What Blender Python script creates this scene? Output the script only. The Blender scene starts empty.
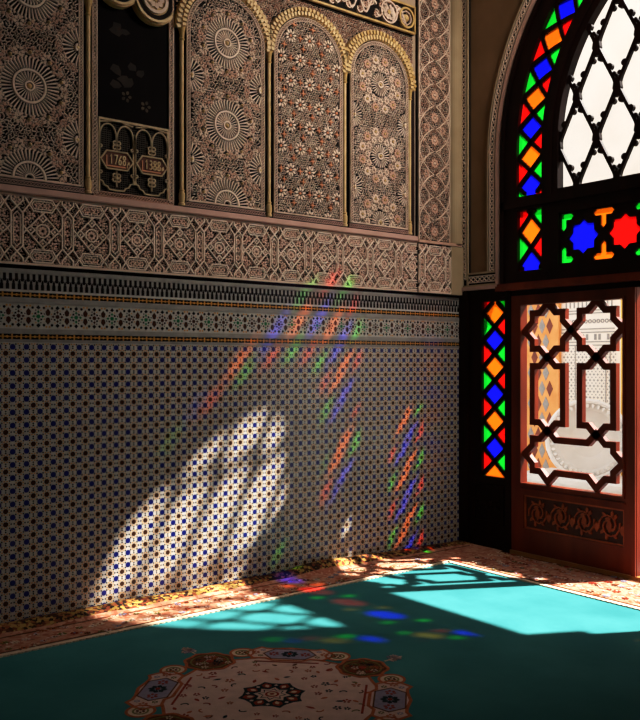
import bpy, math, random
from mathutils import Vector, noise as mnoise
PI = math.pi
rnd = random.Random(7)
SC = bpy.context.scene
COL = SC.collection

# ------------------------------------------------------------------ materials
MATS = {}
def mk(name, c1, c2=None, rough=0.6, scale=12, bump=0.0, spec=0.3, metal=0.0, detail=3, coat=0.0):
    m = bpy.data.materials.new(name); m.use_nodes = True
    nt = m.node_tree; b = nt.nodes['Principled BSDF']
    b.inputs['Roughness'].default_value = rough
    b.inputs['Specular IOR Level'].default_value = spec
    b.inputs['Metallic'].default_value = metal
    b.inputs['Coat Weight'].default_value = coat
    if c2 is None: c2 = tuple(v * 0.78 for v in c1)
    tc = nt.nodes.new('ShaderNodeTexCoord')
    n = nt.nodes.new('ShaderNodeTexNoise'); n.inputs['Scale'].default_value = scale; n.inputs['Detail'].default_value = detail
    r = nt.nodes.new('ShaderNodeValToRGB')
    r.color_ramp.elements[0].position = 0.32; r.color_ramp.elements[0].color = (*c2, 1)
    r.color_ramp.elements[1].position = 0.68; r.color_ramp.elements[1].color = (*c1, 1)
    nt.links.new(tc.outputs['Object'], n.inputs['Vector'])
    nt.links.new(n.outputs['Fac'], r.inputs['Fac']); nt.links.new(r.outputs['Color'], b.inputs['Base Color'])
    if bump:
        bp = nt.nodes.new('ShaderNodeBump'); bp.inputs['Strength'].default_value = bump; bp.inputs['Distance'].default_value = 0.004
        n2 = nt.nodes.new('ShaderNodeTexNoise'); n2.inputs['Scale'].default_value = scale * 8
        nt.links.new(tc.outputs['Object'], n2.inputs['Vector'])
        nt.links.new(n2.outputs['Fac'], bp.inputs['Height']); nt.links.new(bp.outputs['Normal'], b.inputs['Normal'])
    MATS[name] = m
    return m

def mk_wood(name, c1, c2, rough=0.35, stretch=(1.5, 14, 1.5), spec=.3):
    m = mk(name, c1, c2, rough, 6, 0.0, spec)
    nt = m.node_tree
    n = [x for x in nt.nodes if x.type == 'TEX_NOISE'][0]
    mp = nt.nodes.new('ShaderNodeMapping'); mp.inputs['Scale'].default_value = stretch
    tc = [x for x in nt.nodes if x.type == 'TEX_COORD'][0]
    nt.links.new(tc.outputs['Object'], mp.inputs['Vector']); nt.links.new(mp.outputs['Vector'], n.inputs['Vector'])
    return m

def mk_speckle(name, ramp, scale=30, rough=0.95, big=3.0):
    """mottled woven wool: voronoi cells coloured through a ramp, broken up by noise"""
    m = bpy.data.materials.new(name); m.use_nodes = True
    nt = m.node_tree; b = nt.nodes['Principled BSDF']
    b.inputs['Roughness'].default_value = rough; b.inputs['Specular IOR Level'].default_value = 0.1
    tc = nt.nodes.new('ShaderNodeTexCoord')
    vo = nt.nodes.new('ShaderNodeTexVoronoi'); vo.inputs['Scale'].default_value = scale
    no = nt.nodes.new('ShaderNodeTexNoise'); no.inputs['Scale'].default_value = big; no.inputs['Detail'].default_value = 5
    mx = nt.nodes.new('ShaderNodeMath'); mx.operation = 'MULTIPLY_ADD'
    sp = nt.nodes.new('ShaderNodeSeparateColor')
    nt.links.new(tc.outputs['Object'], vo.inputs['Vector']); nt.links.new(tc.outputs['Object'], no.inputs['Vector'])
    nt.links.new(vo.outputs['Color'], sp.inputs['Color'])
    nt.links.new(sp.outputs['Red'], mx.inputs[0]); mx.inputs[1].default_value = 0.62
    s2 = nt.nodes.new('ShaderNodeMath'); s2.operation = 'MULTIPLY_ADD'; s2.inputs[1].default_value = 1.1; s2.inputs[2].default_value = -0.36
    nt.links.new(no.outputs['Fac'], s2.inputs[0]); nt.links.new(s2.outputs[0], mx.inputs[2])
    r = nt.nodes.new('ShaderNodeValToRGB'); r.color_ramp.interpolation = 'LINEAR'
    while len(r.color_ramp.elements) < len(ramp): r.color_ramp.elements.new(0.5)
    for e, (p, c) in zip(r.color_ramp.elements, ramp): e.position = p; e.color = (*c, 1)
    nt.links.new(mx.outputs[0], r.inputs['Fac']); nt.links.new(r.outputs['Color'], b.inputs['Base Color'])
    MATS[name] = m
    return m

def mk_glass(name, tint, glow):
    """coloured glass: tinted transparency plus a little tinted scatter and a glossy face"""
    m = bpy.data.materials.new(name); m.use_nodes = True
    nt = m.node_tree; nt.nodes.clear()
    out = nt.nodes.new('ShaderNodeOutputMaterial')
    tr = nt.nodes.new('ShaderNodeBsdfTransparent'); tl = nt.nodes.new('ShaderNodeBsdfTranslucent')
    no = nt.nodes.new('ShaderNodeTexNoise'); no.inputs['Scale'].default_value = 25
    tc = nt.nodes.new('ShaderNodeTexCoord'); nt.links.new(tc.outputs['Object'], no.inputs['Vector'])
    mixc = nt.nodes.new('ShaderNodeMix'); mixc.data_type = 'RGBA'
    mixc.inputs['A'].default_value = (*[v * 0.85 for v in tint], 1); mixc.inputs['B'].default_value = (*tint, 1)
    nt.links.new(no.outputs['Fac'], mixc.inputs['Factor']); nt.links.new(mixc.outputs['Result'], tr.inputs['Color'])
    tl.inputs['Color'].default_value = (*glow, 1)
    mx = nt.nodes.new('ShaderNodeMixShader'); mx.inputs['Fac'].default_value = 0.28
    nt.links.new(tr.outputs[0], mx.inputs[1]); nt.links.new(tl.outputs[0], mx.inputs[2])
    nt.links.new(mx.outputs[0], out.inputs['Surface'])
    MATS[name] = m
    return m

PL = 1.0
mk('plaster_relief', (.80, .64, .52), (.66, .50, .39), .85, 9, .15)
mk('plaster_leaf', (.84, .62, .50), (.70, .49, .38), .85, 14, .1)
mk('plaster_strap', (.92, .78, .66), (.80, .66, .54), .85, 9, .1)
mk('plaster_pink', (.56, .37, .31), (.46, .30, .24), .85, 6, .1)
mk('plaster_pink_light', (.66, .43, .32), (.54, .34, .25), .85, 14, .1)
mk('plaster_ground_shade', (.014, .009, .007), (.008, .005, .004), .95, 10)  # near-black: shade of the deep carved recesses put into the colour
mk('plaster_beige', (.46, .36, .23), (.36, .27, .16), .8, 3, .1)
mk('plaster_brown', (.26, .15, .075), (.20, .11, .05), .75, 3, .1)
mk('plaster_wall', (.50, .38, .28), (.40, .30, .21), .9, 3, .1)
mk('groove_red_shade', (.022, .006, .004), (.012, .003, .002), .8, 5)  # red-brown paint, darkened further with the shade inside the grooves
mk('gilt', (.62, .43, .17), (.46, .29, .09), .5, 20, .2, .5)
mk('gilt_pale', (.74, .56, .30), (.60, .42, .18), .55, 16, .2, .5)
mk('rust_star', (.78, .38, .22), (.66, .30, .16), .8, 20)
mk('tile_white', (.56, .54, .49), (.45, .43, .39), .3, 40, 0, .5)
mk('tile_grey', (.36, .34, .31), (.27, .26, .24), .35, 20, 0, .5)
mk('tile_navy', (.004, .009, .17), (.002, .005, .10), .3, 60, 0, .5)
mk('tile_black', (.012, .010, .012), (.006, .005, .006), .22, 30, 0, .5)
mk('tile_brown', (.075, .026, .012), (.04, .014, .008), .25, 60, 0, .5)
mk('tile_ochre', (.62, .30, .05), (.48, .21, .03), .3, 60, 0, .5)
mk('tile_green', (.02, .20, .07), (.015, .12, .05), .25, 60, 0, .5)
mk_wood('wood_dark', (.012, .003, .002), (.005, .0015, .001), .5, (2, 2, .25), .12)
mk_wood('wood_red', (.20, .026, .006), (.10, .012, .003), .36, (1.2, 1.2, .2), .25)
mk_wood('wood_carved_lit', (.42, .085, .022), (.28, .050, .014), .38, (3, 3, 3))
mk_wood('wood_carved_shade', (.070, .012, .004), (.040, .007, .003), .45, (3, 3, 3))  # relief shading in the colours: carved wood lightened, its ground darkened
mk('wood_threshold_lit', (.42, .20, .06), (.30, .13, .04), .45, 8)  # golden light along the sill put into the wood colour
mk('iron_gold', (.58, .44, .26), (.42, .30, .15), .5, 30, 0, .4)
mk('plaque_red', (.17, .050, .022), (.10, .028, .014), .6, 20)
mk('pane_shade', (.006, .004, .004), (.003, .002, .002), .7, 5, 0, .05)  # near-black: unlit depth of the window painted on a flat sheet
mk('reflection_brown', (.030, .018, .010), (.008, .005, .004), .8, 7)
mk('wire_dim', (.075, .058, .040), (.05, .04, .03), .7, 20)
mk('reflection_bloom', (.12, .085, .05), (.03, .02, .014), .8, 30)
mk('wool_green', (.056, .235, .240), (.036, .175, .182), .97, 2.2, .35, .05, detail=8)
mk('wool_cream', (.70, .52, .44), (.60, .43, .36), .97, 16, .3, .05)
mk('wool_pale', (.72, .58, .42), (.60, .46, .32), .97, 30, .3, .05)
mk('wool_red', (.36, .055, .030), (.25, .035, .02), .97, 40, .2, .05)
mk('wool_rust', (.50, .15, .06), (.36, .09, .035), .97, 40, .2, .05)
mk('wool_dark', (.018, .035, .040), (.010, .018, .022), .97, 40, .2, .05)
mk('wool_brown', (.18, .065, .028), (.09, .032, .016), .97, 60, .2, .05)
mk('wool_olive', (.22, .20, .06), (.14, .12, .04), .97, 60, .2, .05)
mk('wool_blue', (.34, .31, .40), (.26, .24, .33), .97, 40, .2, .05)
mk_speckle('wool_border', [(0, (.20, .035, .018)), (.30, (.42, .15, .085)), (.55, (.56, .31, .20)), (.80, (.40, .14, .085)), (1, (.60, .40, .20))], 42)
mk_speckle('wool_roll', [(0, (.012, .010, .012)), (.36, (.03, .016, .010)), (.54, (.26, .065, .030)), (.70, (.38, .25, .06)), (1, (.50, .26, .13))], 60, big=2.2)
mk('marble_white', (.80, .76, .70), (.72, .68, .61), .5, 4, .05)
mk('court_cream', (.95, .86, .74), (.92, .81, .68), .85, 2, .05)
mk('court_paving', (.88, .84, .78), (.80, .76, .70), .6, 4, .05)
mk('court_orange', (.92, .44, .16), (.82, .34, .10), .5, 5)
mk('court_amber', (.95, .60, .16), (.88, .50, .10), .5, 5)
mk('court_dark', (.30, .09, .05), (.20, .07, .05), .7, 8)
mk('court_grey', (.42, .38, .34), (.34, .31, .28), .7, 30)
mk_glass('glass_red', (.92, .003, .004), (.92, .008, .006))
mk_glass('glass_blue', (.006, .006, .90), (.006, .008, .90))
mk_glass('glass_green', (.004, .72, .03), (.008, .72, .04))
mk_glass('glass_orange', (.95, .17, .003), (.95, .18, .008))
def mk_clear():
    m = bpy.data.materials.new('glass_clear'); m.use_nodes = True
    nt = m.node_tree; nt.nodes.clear()
    out = nt.nodes.new('ShaderNodeOutputMaterial'); tr = nt.nodes.new('ShaderNodeBsdfTransparent'); gl = nt.nodes.new('ShaderNodeBsdfGlossy')
    tr.inputs['Color'].default_value = (.96, .95, .94, 1); gl.inputs['Roughness'].default_value = .08
    no = nt.nodes.new('ShaderNodeTexNoise'); no.inputs['Scale'].default_value = 3
    mp = nt.nodes.new('ShaderNodeMapRange'); mp.inputs['To Min'].default_value = .02; mp.inputs['To Max'].default_value = .05
    nt.links.new(no.outputs['Fac'], mp.inputs['Value'])
    mx = nt.nodes.new('ShaderNodeMixShader'); nt.links.new(mp.outputs[0], mx.inputs['Fac'])
    nt.links.new(tr.outputs[0], mx.inputs[1]); nt.links.new(gl.outputs[0], mx.inputs[2]); nt.links.new(mx.outputs[0], out.inputs['Surface'])
    MATS['glass_clear'] = m
mk_clear()

# ------------------------------------------------------------------ mesh builder
def map_left(u, v, w): return (u, -w, v)           # wall in the plane y = 0, w towards the room
def map_right(u, v, w): return (-w, -u, v)         # wall in the plane x = 0, u = distance from the corner
def map_floor(u, v, w): return (u, v, w)
def map_court(X):                                  # plane x = X facing the room, u = -y
    return lambda u, v, w: (X - w, -u, v)

def area(p):
    return 0.5 * sum(p[i][0] * p[(i + 1) % len(p)][1] - p[(i + 1) % len(p)][0] * p[i][1] for i in range(len(p)))
def ccw(p): return p if area(p) > 0 else p[::-1]

def clip_rect(p, r):
    u0, v0, u1, v1 = r
    for ax, lim, sgn in ((0, u0, 1), (0, u1, -1), (1, v0, 1), (1, v1, -1)):
        q = []
        for i in range(len(p)):
            a, b = p[i], p[(i + 1) % len(p)]
            da, db = sgn * (a[ax] - lim), sgn * (b[ax] - lim)
            if da >= 0: q.append(a)
            if (da >= 0) != (db >= 0):
                t = da / (da - db); q.append((a[0] + t * (b[0] - a[0]), a[1] + t * (b[1] - a[1])))
        p = q
        if len(p) < 3: return []
    return p

class MB:
    def __init__(s): s.v = []; s.f = []; s.m = []; s.clip = None; s.test = None
    def face(s, vs, mat):
        n = len(s.v); s.v += vs; s.f.append(tuple(range(n, n + len(vs)))); s.m.append(mat)
    def _ok(s, p):
        if s.test:
            c = (sum(q[0] for q in p) / len(p), sum(q[1] for q in p) / len(p))
            if not s.test(*c): return []
        if s.clip: p = clip_rect(p, s.clip)
        return p
    def poly(s, p, w, mat):
        p = s._ok(p)
        if len(p) < 3: return
        p = ccw(p); s.face([(a, b, w) for a, b in p], mat)
    def prism(s, p, w0, w1, mat, side=None):
        p = s._ok(p)
        if len(p) < 3: return
        p = ccw(p); n = len(p); k = len(s.v)
        s.v += [(a, b, w0) for a, b in p] + [(a, b, w1) for a, b in p]
        s.f.append(tuple(range(k + n, k + 2 * n))); s.m.append(mat)
        for i in range(n):
            j = (i + 1) % n
            s.f.append((k + i, k + j, k + n + j, k + n + i)); s.m.append(side or mat)
    def box(s, u0, v0, u1, v1, w0, w1, mat):
        p = [(u0, v0), (u1, v0), (u1, v1), (u0, v1)]
        s.prism(p, w0, w1, mat); s.face([(a, b, w0) for a, b in p[::-1]], mat)
    def strip(s, pts, width, w0, w1, mat, closed=False, back=False):
        n = len(pts)
        if n < 2: return
        h = width / 2; L = []; R = []
        for i in range(n):
            a = pts[(i - 1) % n] if (closed or i > 0) else None
            b = pts[(i + 1) % n] if (closed or i < n - 1) else None
            p = pts[i]
            def nrm(p, q):
                dx, dy = q[0] - p[0], q[1] - p[1]; l = math.hypot(dx, dy) or 1e-9
                return (-dy / l, dx / l)
            if a is None: nx, ny = nrm(p, b)
            elif b is None: nx, ny = nrm(a, p)
            else:
                n1, n2 = nrm(a, p), nrm(p, b)
                nx, ny = n1[0] + n2[0], n1[1] + n2[1]; l2 = (nx * nx + ny * ny)
                k = 2 / max(l2, 0.55); nx, ny = nx * k, ny * k
            L.append((p[0] + nx * h, p[1] + ny * h)); R.append((p[0] - nx * h, p[1] - ny * h))
        for i in range(n if closed else n - 1):
            j = (i + 1) % n
            q = [R[i], R[j], L[j], L[i]]
            if s.clip or s.test:
                q2 = s._ok(q)
                if len(q2) < 3: continue
                if s.clip and len(q2) != 4 or q2 != q:
                    s_c, s_t = s.clip, s.test; s.clip = s.test = None
                    s.prism(q2, w0, w1, mat); s.clip, s.test = s_c, s_t
                    continue
            s.face([(a, b, w1) for a, b in q], mat)
            s.face([(R[i][0], R[i][1], w0), (R[j][0], R[j][1], w0), (R[j][0], R[j][1], w1), (R[i][0], R[i][1], w1)], mat)
            s.face([(L[j][0], L[j][1], w0), (L[i][0], L[i][1], w0), (L[i][0], L[i][1], w1), (L[j][0], L[j][1], w1)], mat)
            if back: s.face([(a, b, w0) for a, b in q[::-1]], mat)
        if not closed:
            for i, fl in ((0, 1), (n - 1, 0)):
                e = [(R[i][0], R[i][1], w0), (R[i][0], R[i][1], w1), (L[i][0], L[i][1], w1), (L[i][0], L[i][1], w0)]
                if not s.test and not s.clip: s.face(e if fl else e[::-1], mat)
    def disc(s, c, r, w0, w1, mat, n=14, ry=None, rot=0):
        ry = ry or r
        s.prism([(c[0] + r * math.cos(t) * math.cos(rot) - ry * math.sin(t) * math.sin(rot),
                  c[1] + r * math.cos(t) * math.sin(rot) + ry * math.sin(t) * math.cos(rot)) for t in (2 * PI * i / n for i in range(n))], w0, w1, mat)
    def dome(s, c, r, w0, h, mat, n=10, rings=3):
        prev = None
        for k in range(rings + 1):
            a = PI / 2 * k / rings; rr = r * math.cos(a); ww = w0 + h * math.sin(a)
            cur = [(c[0] + rr * math.cos(2 * PI * i / n), c[1] + rr * math.sin(2 * PI * i / n), ww) for i in range(n)]
            if prev:
                for i in range(n):
                    j = (i + 1) % n
                    if k == rings: s.face([prev[i], prev[j], (c[0], c[1], ww)], mat)
                    else: s.face([prev[i], prev[j], cur[j], cur[i]], mat)
            prev = cur
    def ring(s, c, r0, r1, w0, w1, mat, n=40, a0=0, a1=2 * PI):
        full = abs(a1 - a0 - 2 * PI) < 1e-6
        rm = (r0 + r1) / 2
        pts = [(c[0] + rm * math.cos(a0 + (a1 - a0) * i / n), c[1] + rm * math.sin(a0 + (a1 - a0) * i / n)) for i in range(n if full else n + 1)]
        s.strip(pts, r1 - r0, w0, w1, mat, closed=full)
    def lathe(s, c, prof, mat, n=16, wc=0.0):
        """profile of (radius, v) turned round the vertical line through (c, wc)"""
        for (r0, v0), (r1, v1) in zip(prof, prof[1:]):
            for i in range(n):
                a, b = 2 * PI * i / n, 2 * PI * (i + 1) / n
                s.face([(c + r0 * math.sin(a), v0, wc + r0 * math.cos(a)), (c + r0 * math.sin(b), v0, wc + r0 * math.cos(b)),
                        (c + r1 * math.sin(b), v1, wc + r1 * math.cos(b)), (c + r1 * math.sin(a), v1, wc + r1 * math.cos(a))], mat)
    def plate(s, outer, holes, w0, w1, mat):
        cu = bpy.data.curves.new('tmp', 'CURVE'); cu.dimensions = '2D'; cu.fill_mode = 'BOTH'; cu.extrude = (w1 - w0) / 2
        for loop in [outer] + holes:
            sp = cu.splines.new('POLY'); sp.points.add(len(loop) - 1)
            for p, q in zip(sp.points, loop): p.co = (q[0], q[1], 0, 1)
            sp.use_cyclic_u = True
        ob = bpy.data.objects.new('tmp', cu); COL.objects.link(ob)
        dg = bpy.context.evaluated_depsgraph_get(); dg.update()
        me = bpy.data.meshes.new_from_object(ob.evaluated_get(dg))
        k = len(s.v); mid = (w0 + w1) / 2
        s.v += [(v.co.x, v.co.y, v.co.z + mid) for v in me.vertices]
        for p in me.polygons:
            s.f.append(tuple(k + i for i in p.vertices)); s.m.append(mat)
        bpy.data.objects.remove(ob); bpy.data.curves.remove(cu); bpy.data.meshes.remove(me)

def obj(name, b, mp, parent=None, smooth=False, origin=None):
    names = []
    for m in b.m:
        if m not in names: names.append(m)
    vs = [mp(*v) for v in b.v]
    po = Vector(parent.matrix_world.translation) if parent else Vector((0, 0, 0))
    if parent:
        w = Vector((0, 0, 0)); q = parent
        while q: w += q.location; q = q.parent
        po = w
    o0 = Vector(origin) if origin is not None else po
    me = bpy.data.meshes.new(name)
    me.from_pydata([(v[0] - o0.x, v[1] - o0.y, v[2] - o0.z) for v in vs], [], b.f)
    for n in names: me.materials.append(MATS[n])
    ix = {n: i for i, n in enumerate(names)}
    me.polygons.foreach_set('material_index', [ix[m] for m in b.m])
    if smooth: me.polygons.foreach_set('use_smooth', [True] * len(me.polygons))
    me.update()
    o = bpy.data.objects.new(name, me); COL.objects.link(o)
    o.parent = parent
    o.location = o0 - po
    return o

def empty(name, loc, label, cat, group=None, kind=None):
    o = bpy.data.objects.new(name, None); COL.objects.link(o)
    o.location = loc; o.empty_display_size = .05
    return tag(o, label, cat, group, kind)
def tag(o, label, cat, group=None, kind=None):
    o['label'] = label; o['category'] = cat
    if group: o['group'] = group
    if kind: o['kind'] = kind
    return o

# ------------------------------------------------------------------ small ornament helpers
def walk(path, pitch, closed=False, off=0.5):
    """points and tangents at equal steps along a polyline"""
    P = list(path) + ([path[0]] if closed else [])
    seg = [math.dist(a, b) for a, b in zip(P, P[1:])]; tot = sum(seg)
    n = max(1, round(tot / pitch)); out = []
    for k in range(n):
        d = (k + off) * tot / n; i = 0
        while i < len(seg) - 1 and d > seg[i]: d -= seg[i]; i += 1
        a, b = P[i], P[i + 1]; t = d / (seg[i] or 1e-9)
        out.append(((a[0] + t * (b[0] - a[0]), a[1] + t * (b[1] - a[1])), math.atan2(b[1] - a[1], b[0] - a[0])))
    return out
def rotp(p, c, a): return [(c[0] + x * math.cos(a) - y * math.sin(a), c[1] + x * math.sin(a) + y * math.cos(a)) for x, y in p]
def petal(l, w): return [(0, 0), (l * .35, -w * .42), (l * .7, -w * .45), (l, 0), (l * .7, w * .45), (l * .35, w * .42)]
def flower(b, c, r, n, w0, w1, mat, rot=0, mid=None, wid=None):
    for k in range(n):
        b.prism(rotp([(x + r * .28, y) for x, y in petal(r * .72, wid or r * .55)], c, rot + 2 * PI * k / n), w0, w1, mat)
    if mid: b.disc(c, r * .24, w0, w1 + .002, mid, 8)
def star(c, r0, r1, n, rot=0):
    return [(c[0] + (r0 if i % 2 == 0 else r1) * math.cos(rot + PI * i / n), c[1] + (r0 if i % 2 == 0 else r1) * math.sin(rot + PI * i / n)) for i in range(2 * n)]
def rect(u0, v0, u1, v1): return [(u0, v0), (u1, v0), (u1, v1), (u0, v1)]

def band(b, path, width, w0, w1, mat, closed=False, pitch=.018):
    """narrow border: two fillets with a row of little crossed lozenges between"""
    def off(d):
        n = len(path); out = []
        for i in range(n):
            a = path[(i - 1) % n] if (closed or i) else path[i]; c = path[(i + 1) % n] if (closed or i < n - 1) else path[i]
            t = math.atan2(c[1] - a[1], c[0] - a[0]); out.append((path[i][0] - math.sin(t) * d, path[i][1] + math.cos(t) * d))
        return out
    b.strip(off(width / 2), width * .15, w0, w1, mat, closed); b.strip(off(-width / 2), width * .16, w0, w1, mat, closed)
    for i, (p, t) in enumerate(walk(path, pitch, closed)):
        for s in (1, -1):
            b.prism(rotp([(-pitch * .5, -s * width * .40 - width * .07), (-pitch * .5, -s * width * .40 + width * .07), (pitch * .5, s * width * .40 + width * .07), (pitch * .5, s * width * .40 - width * .07)], p, t), w0, w1 - .001 * (s < 0), mat)

def fret(b, region, pitch, w0, w1, mats, avoid=lambda u, v: False, inside=lambda u, v: True, weights=None, seed=1, size=1.0):
    """fine carved filling: a hexagonal scatter of little leaves, bars and trefoils"""
    r = random.Random(seed); u0, v0, u1, v1 = region
    row = 0; v = v0 + pitch * .5
    while v < v1 - pitch * .3:
        u = u0 + pitch * (.5 if row % 2 else 1.0)
        while u < u1 - pitch * .3:
            uu, vv = u + r.uniform(-.12, .12) * pitch, v + r.uniform(-.12, .12) * pitch
            if inside(uu, vv) and not avoid(uu, vv):
                m = r.choices(mats, weights)[0]; a = r.choice((0, 1, 2, 3, 4, 5)) * PI / 3 + PI / 6 * (row % 2)
                L = pitch * .52 * size
                k = r.random()
                if k < .55:
                    for s in (0, 2 * PI / 3, 4 * PI / 3): b.prism(rotp([(0, -L * .13), (L, -L * .16), (L * 1.1, 0), (L, L * .16), (0, L * .13)], (uu, vv), a + s), w0, w1, m)
                elif k < .85:
                    b.prism(rotp([(-L, 0), (0, -L * .28), (L, 0), (0, L * .28)], (uu, vv), a), w0, w1, m)
                else:
                    b.prism(rotp([(-L, -L * .2), (L, -L * .2), (L, L * .2), (-L, L * .2)], (uu, vv), a), w0, w1, m)
            u += pitch
        v += pitch * .866; row += 1

# ------------------------------------------------------------------ levels of the tiled and carved wall
Z_DADO, Z_FR0, Z_FR1, Z_LEDGE = 1.497, 1.904, 2.277, 2.315
XL = -4.30                                     # how far to the left the ornament runs

# ================================================================== SETTING
b = MB(); b.prism(rect(-6.6, 0, 0.02, 5.0), -.25, 0, 'plaster_wall')
tag(obj('wall_left', b, map_left), 'plastered wall behind the mosaic tiles and carved plaster', 'wall', kind='structure')
b = MB(); b.prism(rect(-6.8, -6.2, .04, .25), -.2, 0, 'court_paving')
tag(obj('floor', b, map_floor), 'stone floor under the green carpet', 'floor', kind='structure')
b = MB(); b.box(-6.8, -6.2, .04, .25, 5.0, 5.2, 'plaster_wall')
tag(obj('ceiling', b, map_floor), 'plain ceiling above the room', 'ceiling', kind='structure')
b = MB(); b.box(-6.8, -6.2, -6.6, .25, 0, 5.0, 'plaster_brown')
tag(obj('wall_back', b, map_floor), 'plain plastered wall opposite the arched door', 'wall', kind='structure')
b = MB(); b.box(-6.6, -6.2, .02, -6.0, 0, 5.0, 'plaster_brown')
tag(obj('wall_front', b, map_floor), 'plain plastered wall opposite the mosaic wall', 'wall', kind='structure')

# ------------------------------------------------------------------ zellij dado
t = empty('mosaic_dado', (-2.1, 0, 0), 'large panel of small black, white and brown mosaic tiles above the carpet', 'tilework')
g = MB(); g.prism(rect(XL, 0, -.002, Z_DADO), .002, .010, 'tile_white')
obj('tile_ground', g, map_left, t)
d = MB(); PX, PZ = .0725, .0686
d.clip = (XL, .002, -.002, Z_DADO - .002)
w = .0105; wk = .0108
nx0, nx1 = int((XL + 2.802) / PX) - 1, int(2.802 / PX) + 2
def reg(c, r, n, rot=0): return [(c[0] + r * math.cos(rot + 2 * PI * i / n), c[1] + r * math.sin(rot + 2 * PI * i / n)) for i in range(n)]
for i in range(nx0, nx1):
    for j in range(-16, 8):
        c = (-2.802 + i * PX, 1.063 + j * PZ); a = (c[0] + PX / 2, c[1] + PZ / 2)
        d.poly(reg(c, .0160, 8, PI / 8), w, 'tile_navy')
        d.poly(reg(a, .0145, 8, PI / 8), w, 'tile_brown')
        for k in range(8):
            q = 2 * PI * k / 8
            d.poly(rotp([(.0152, 0), (.0200, -.0062), (.0246, 0), (.0200, .0062)], a, q + PI / 8), w, 'tile_ochre')
            if k % 2 == 0: d.poly(rotp([(.0235, 0), (.0285, -.0056), (.0335, 0), (.0285, .0056)], a, q), w, 'tile_black')
            else: d.poly(rotp([(.0235, 0), (.0285, -.0056), (.0335, 0), (.0285, .0056)], a, q), w, 'tile_black')
obj('tile_inlay', d, map_left, t)

# ------------------------------------------------------------------ tile frieze bands
t = empty('tile_frieze', (-2.1, 0, Z_DADO), 'banded tile frieze with ochre chains and dark merlons above the mosaic panel', 'tilework')
g = MB()
g.prism(rect(XL, Z_DADO, -.002, 1.885), .002, .010, 'tile_white')
for z0, z1 in ((1.499, 1.513), (1.545, 1.570), (1.703, 1.732), (1.864, 1.884)): g.prism(rect(XL, z0, -.002, z1), .010, .0135, 'tile_grey')
g.prism(rect(XL, 1.886, -.002, 1.905), .002, .008, 'tile_black')
obj('listel', g, map_left, t)
for z0, z1 in ((1.514, 1.543), (1.734, 1.763)):
    d = MB(); d.clip = (XL, z0, -.002, z1)
    d.poly(rect(XL, z0, -.002, z1), .0105, 'tile_black')
    zc = (z0 + z1) / 2; h = (z1 - z0) / 2; n = int(-XL / .0483)
    for i in range(n + 1):
        u = -3.458 + (i - 18) * .0483
        d.poly(rect(u - .0045, zc - h * .92, u + .0045, zc + h * .92), .0112, 'tile_ochre')
        d.poly(rect(u, zc - .0026, u + .0483, zc + .0026), .0110, 'tile_ochre')
        d.poly([(u + .013, zc), (u + .024, zc - .0075), (u + .035, zc), (u + .024, zc + .0075)], .0112, 'tile_ochre')
    obj('chain_band', d, map_left, t)
d = MB(); d.clip = (XL, 1.775, -.002, 1.863); d.poly(rect(XL, 1.775, -.002, 1.863), .0102, 'tile_grey')
n = int(-XL / .0309) + 2
for i in range(n):
    u = XL + i * .0309
    d.poly([(u - .008, 1.860), (u - .008, 1.832), (u - .012, 1.828), (u - .006, 1.818), (u + .006, 1.818), (u + .012, 1.828), (u + .008, 1.832), (u + .008, 1.860)], .0106, 'tile_black')
    v = u + .01545
    d.poly([(v - .009, 1.776), (v - .009, 1.802), (v - .006, 1.810), (v - .007, 1.816), (v, 1.832), (v + .007, 1.816), (v + .006, 1.810), (v + .009, 1.802), (v + .009, 1.776)], .0108, 'tile_black')
obj('merlon_band', d, map_left, t)
d = MB(); d.clip = (XL, 1.574, -.002, 1.701); zc = 1.6375
for i in range(-9, 34):
    u = -3.424 + .105 * i
    hue = 'tile_green' if i % 2 else 'tile_brown'
    d.poly(star((u, zc), .015, .009, 8), .0106, hue)
    for k in range(8):
        q = 2 * PI * k / 8
        big = k % 2 == 0
        d.poly(rotp([(.016, 0), (.023, -.0078), (.034 if big else .029, 0), (.023, .0078)], (u, zc), q), .0106, hue if big else 'tile_black')
        d.poly(rotp([(.033, -.0055), (.041, 0), (.033, .0055)], (u, zc), q + PI / 8), .0106, 'tile_ochre' if k % 2 else 'tile_black')
    for s in (1, -1):
        d.poly([(u, zc + s * .036), (u - .012, zc + s * .047), (u, zc + s * .060), (u + .012, zc + s * .047)], .0106, 'tile_black')
        x = u + .0525
        d.poly([(x - .010, zc + s * .008), (x - .014, zc + s * .026), (x, zc + s * .044), (x + .014, zc + s * .026), (x + .010, zc + s * .008), (x, zc + s * .003)], .0106, 'tile_brown')
        for e in (-1, 1):
            d.poly(reg((x + e * .022, zc + s * .046), .0080, 6), .0106, 'tile_black')
            d.poly(reg((x + e * .009, zc + s * .055), .0062, 6), .0106, 'tile_ochre')
obj('star_band', d, map_left, t)

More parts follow.
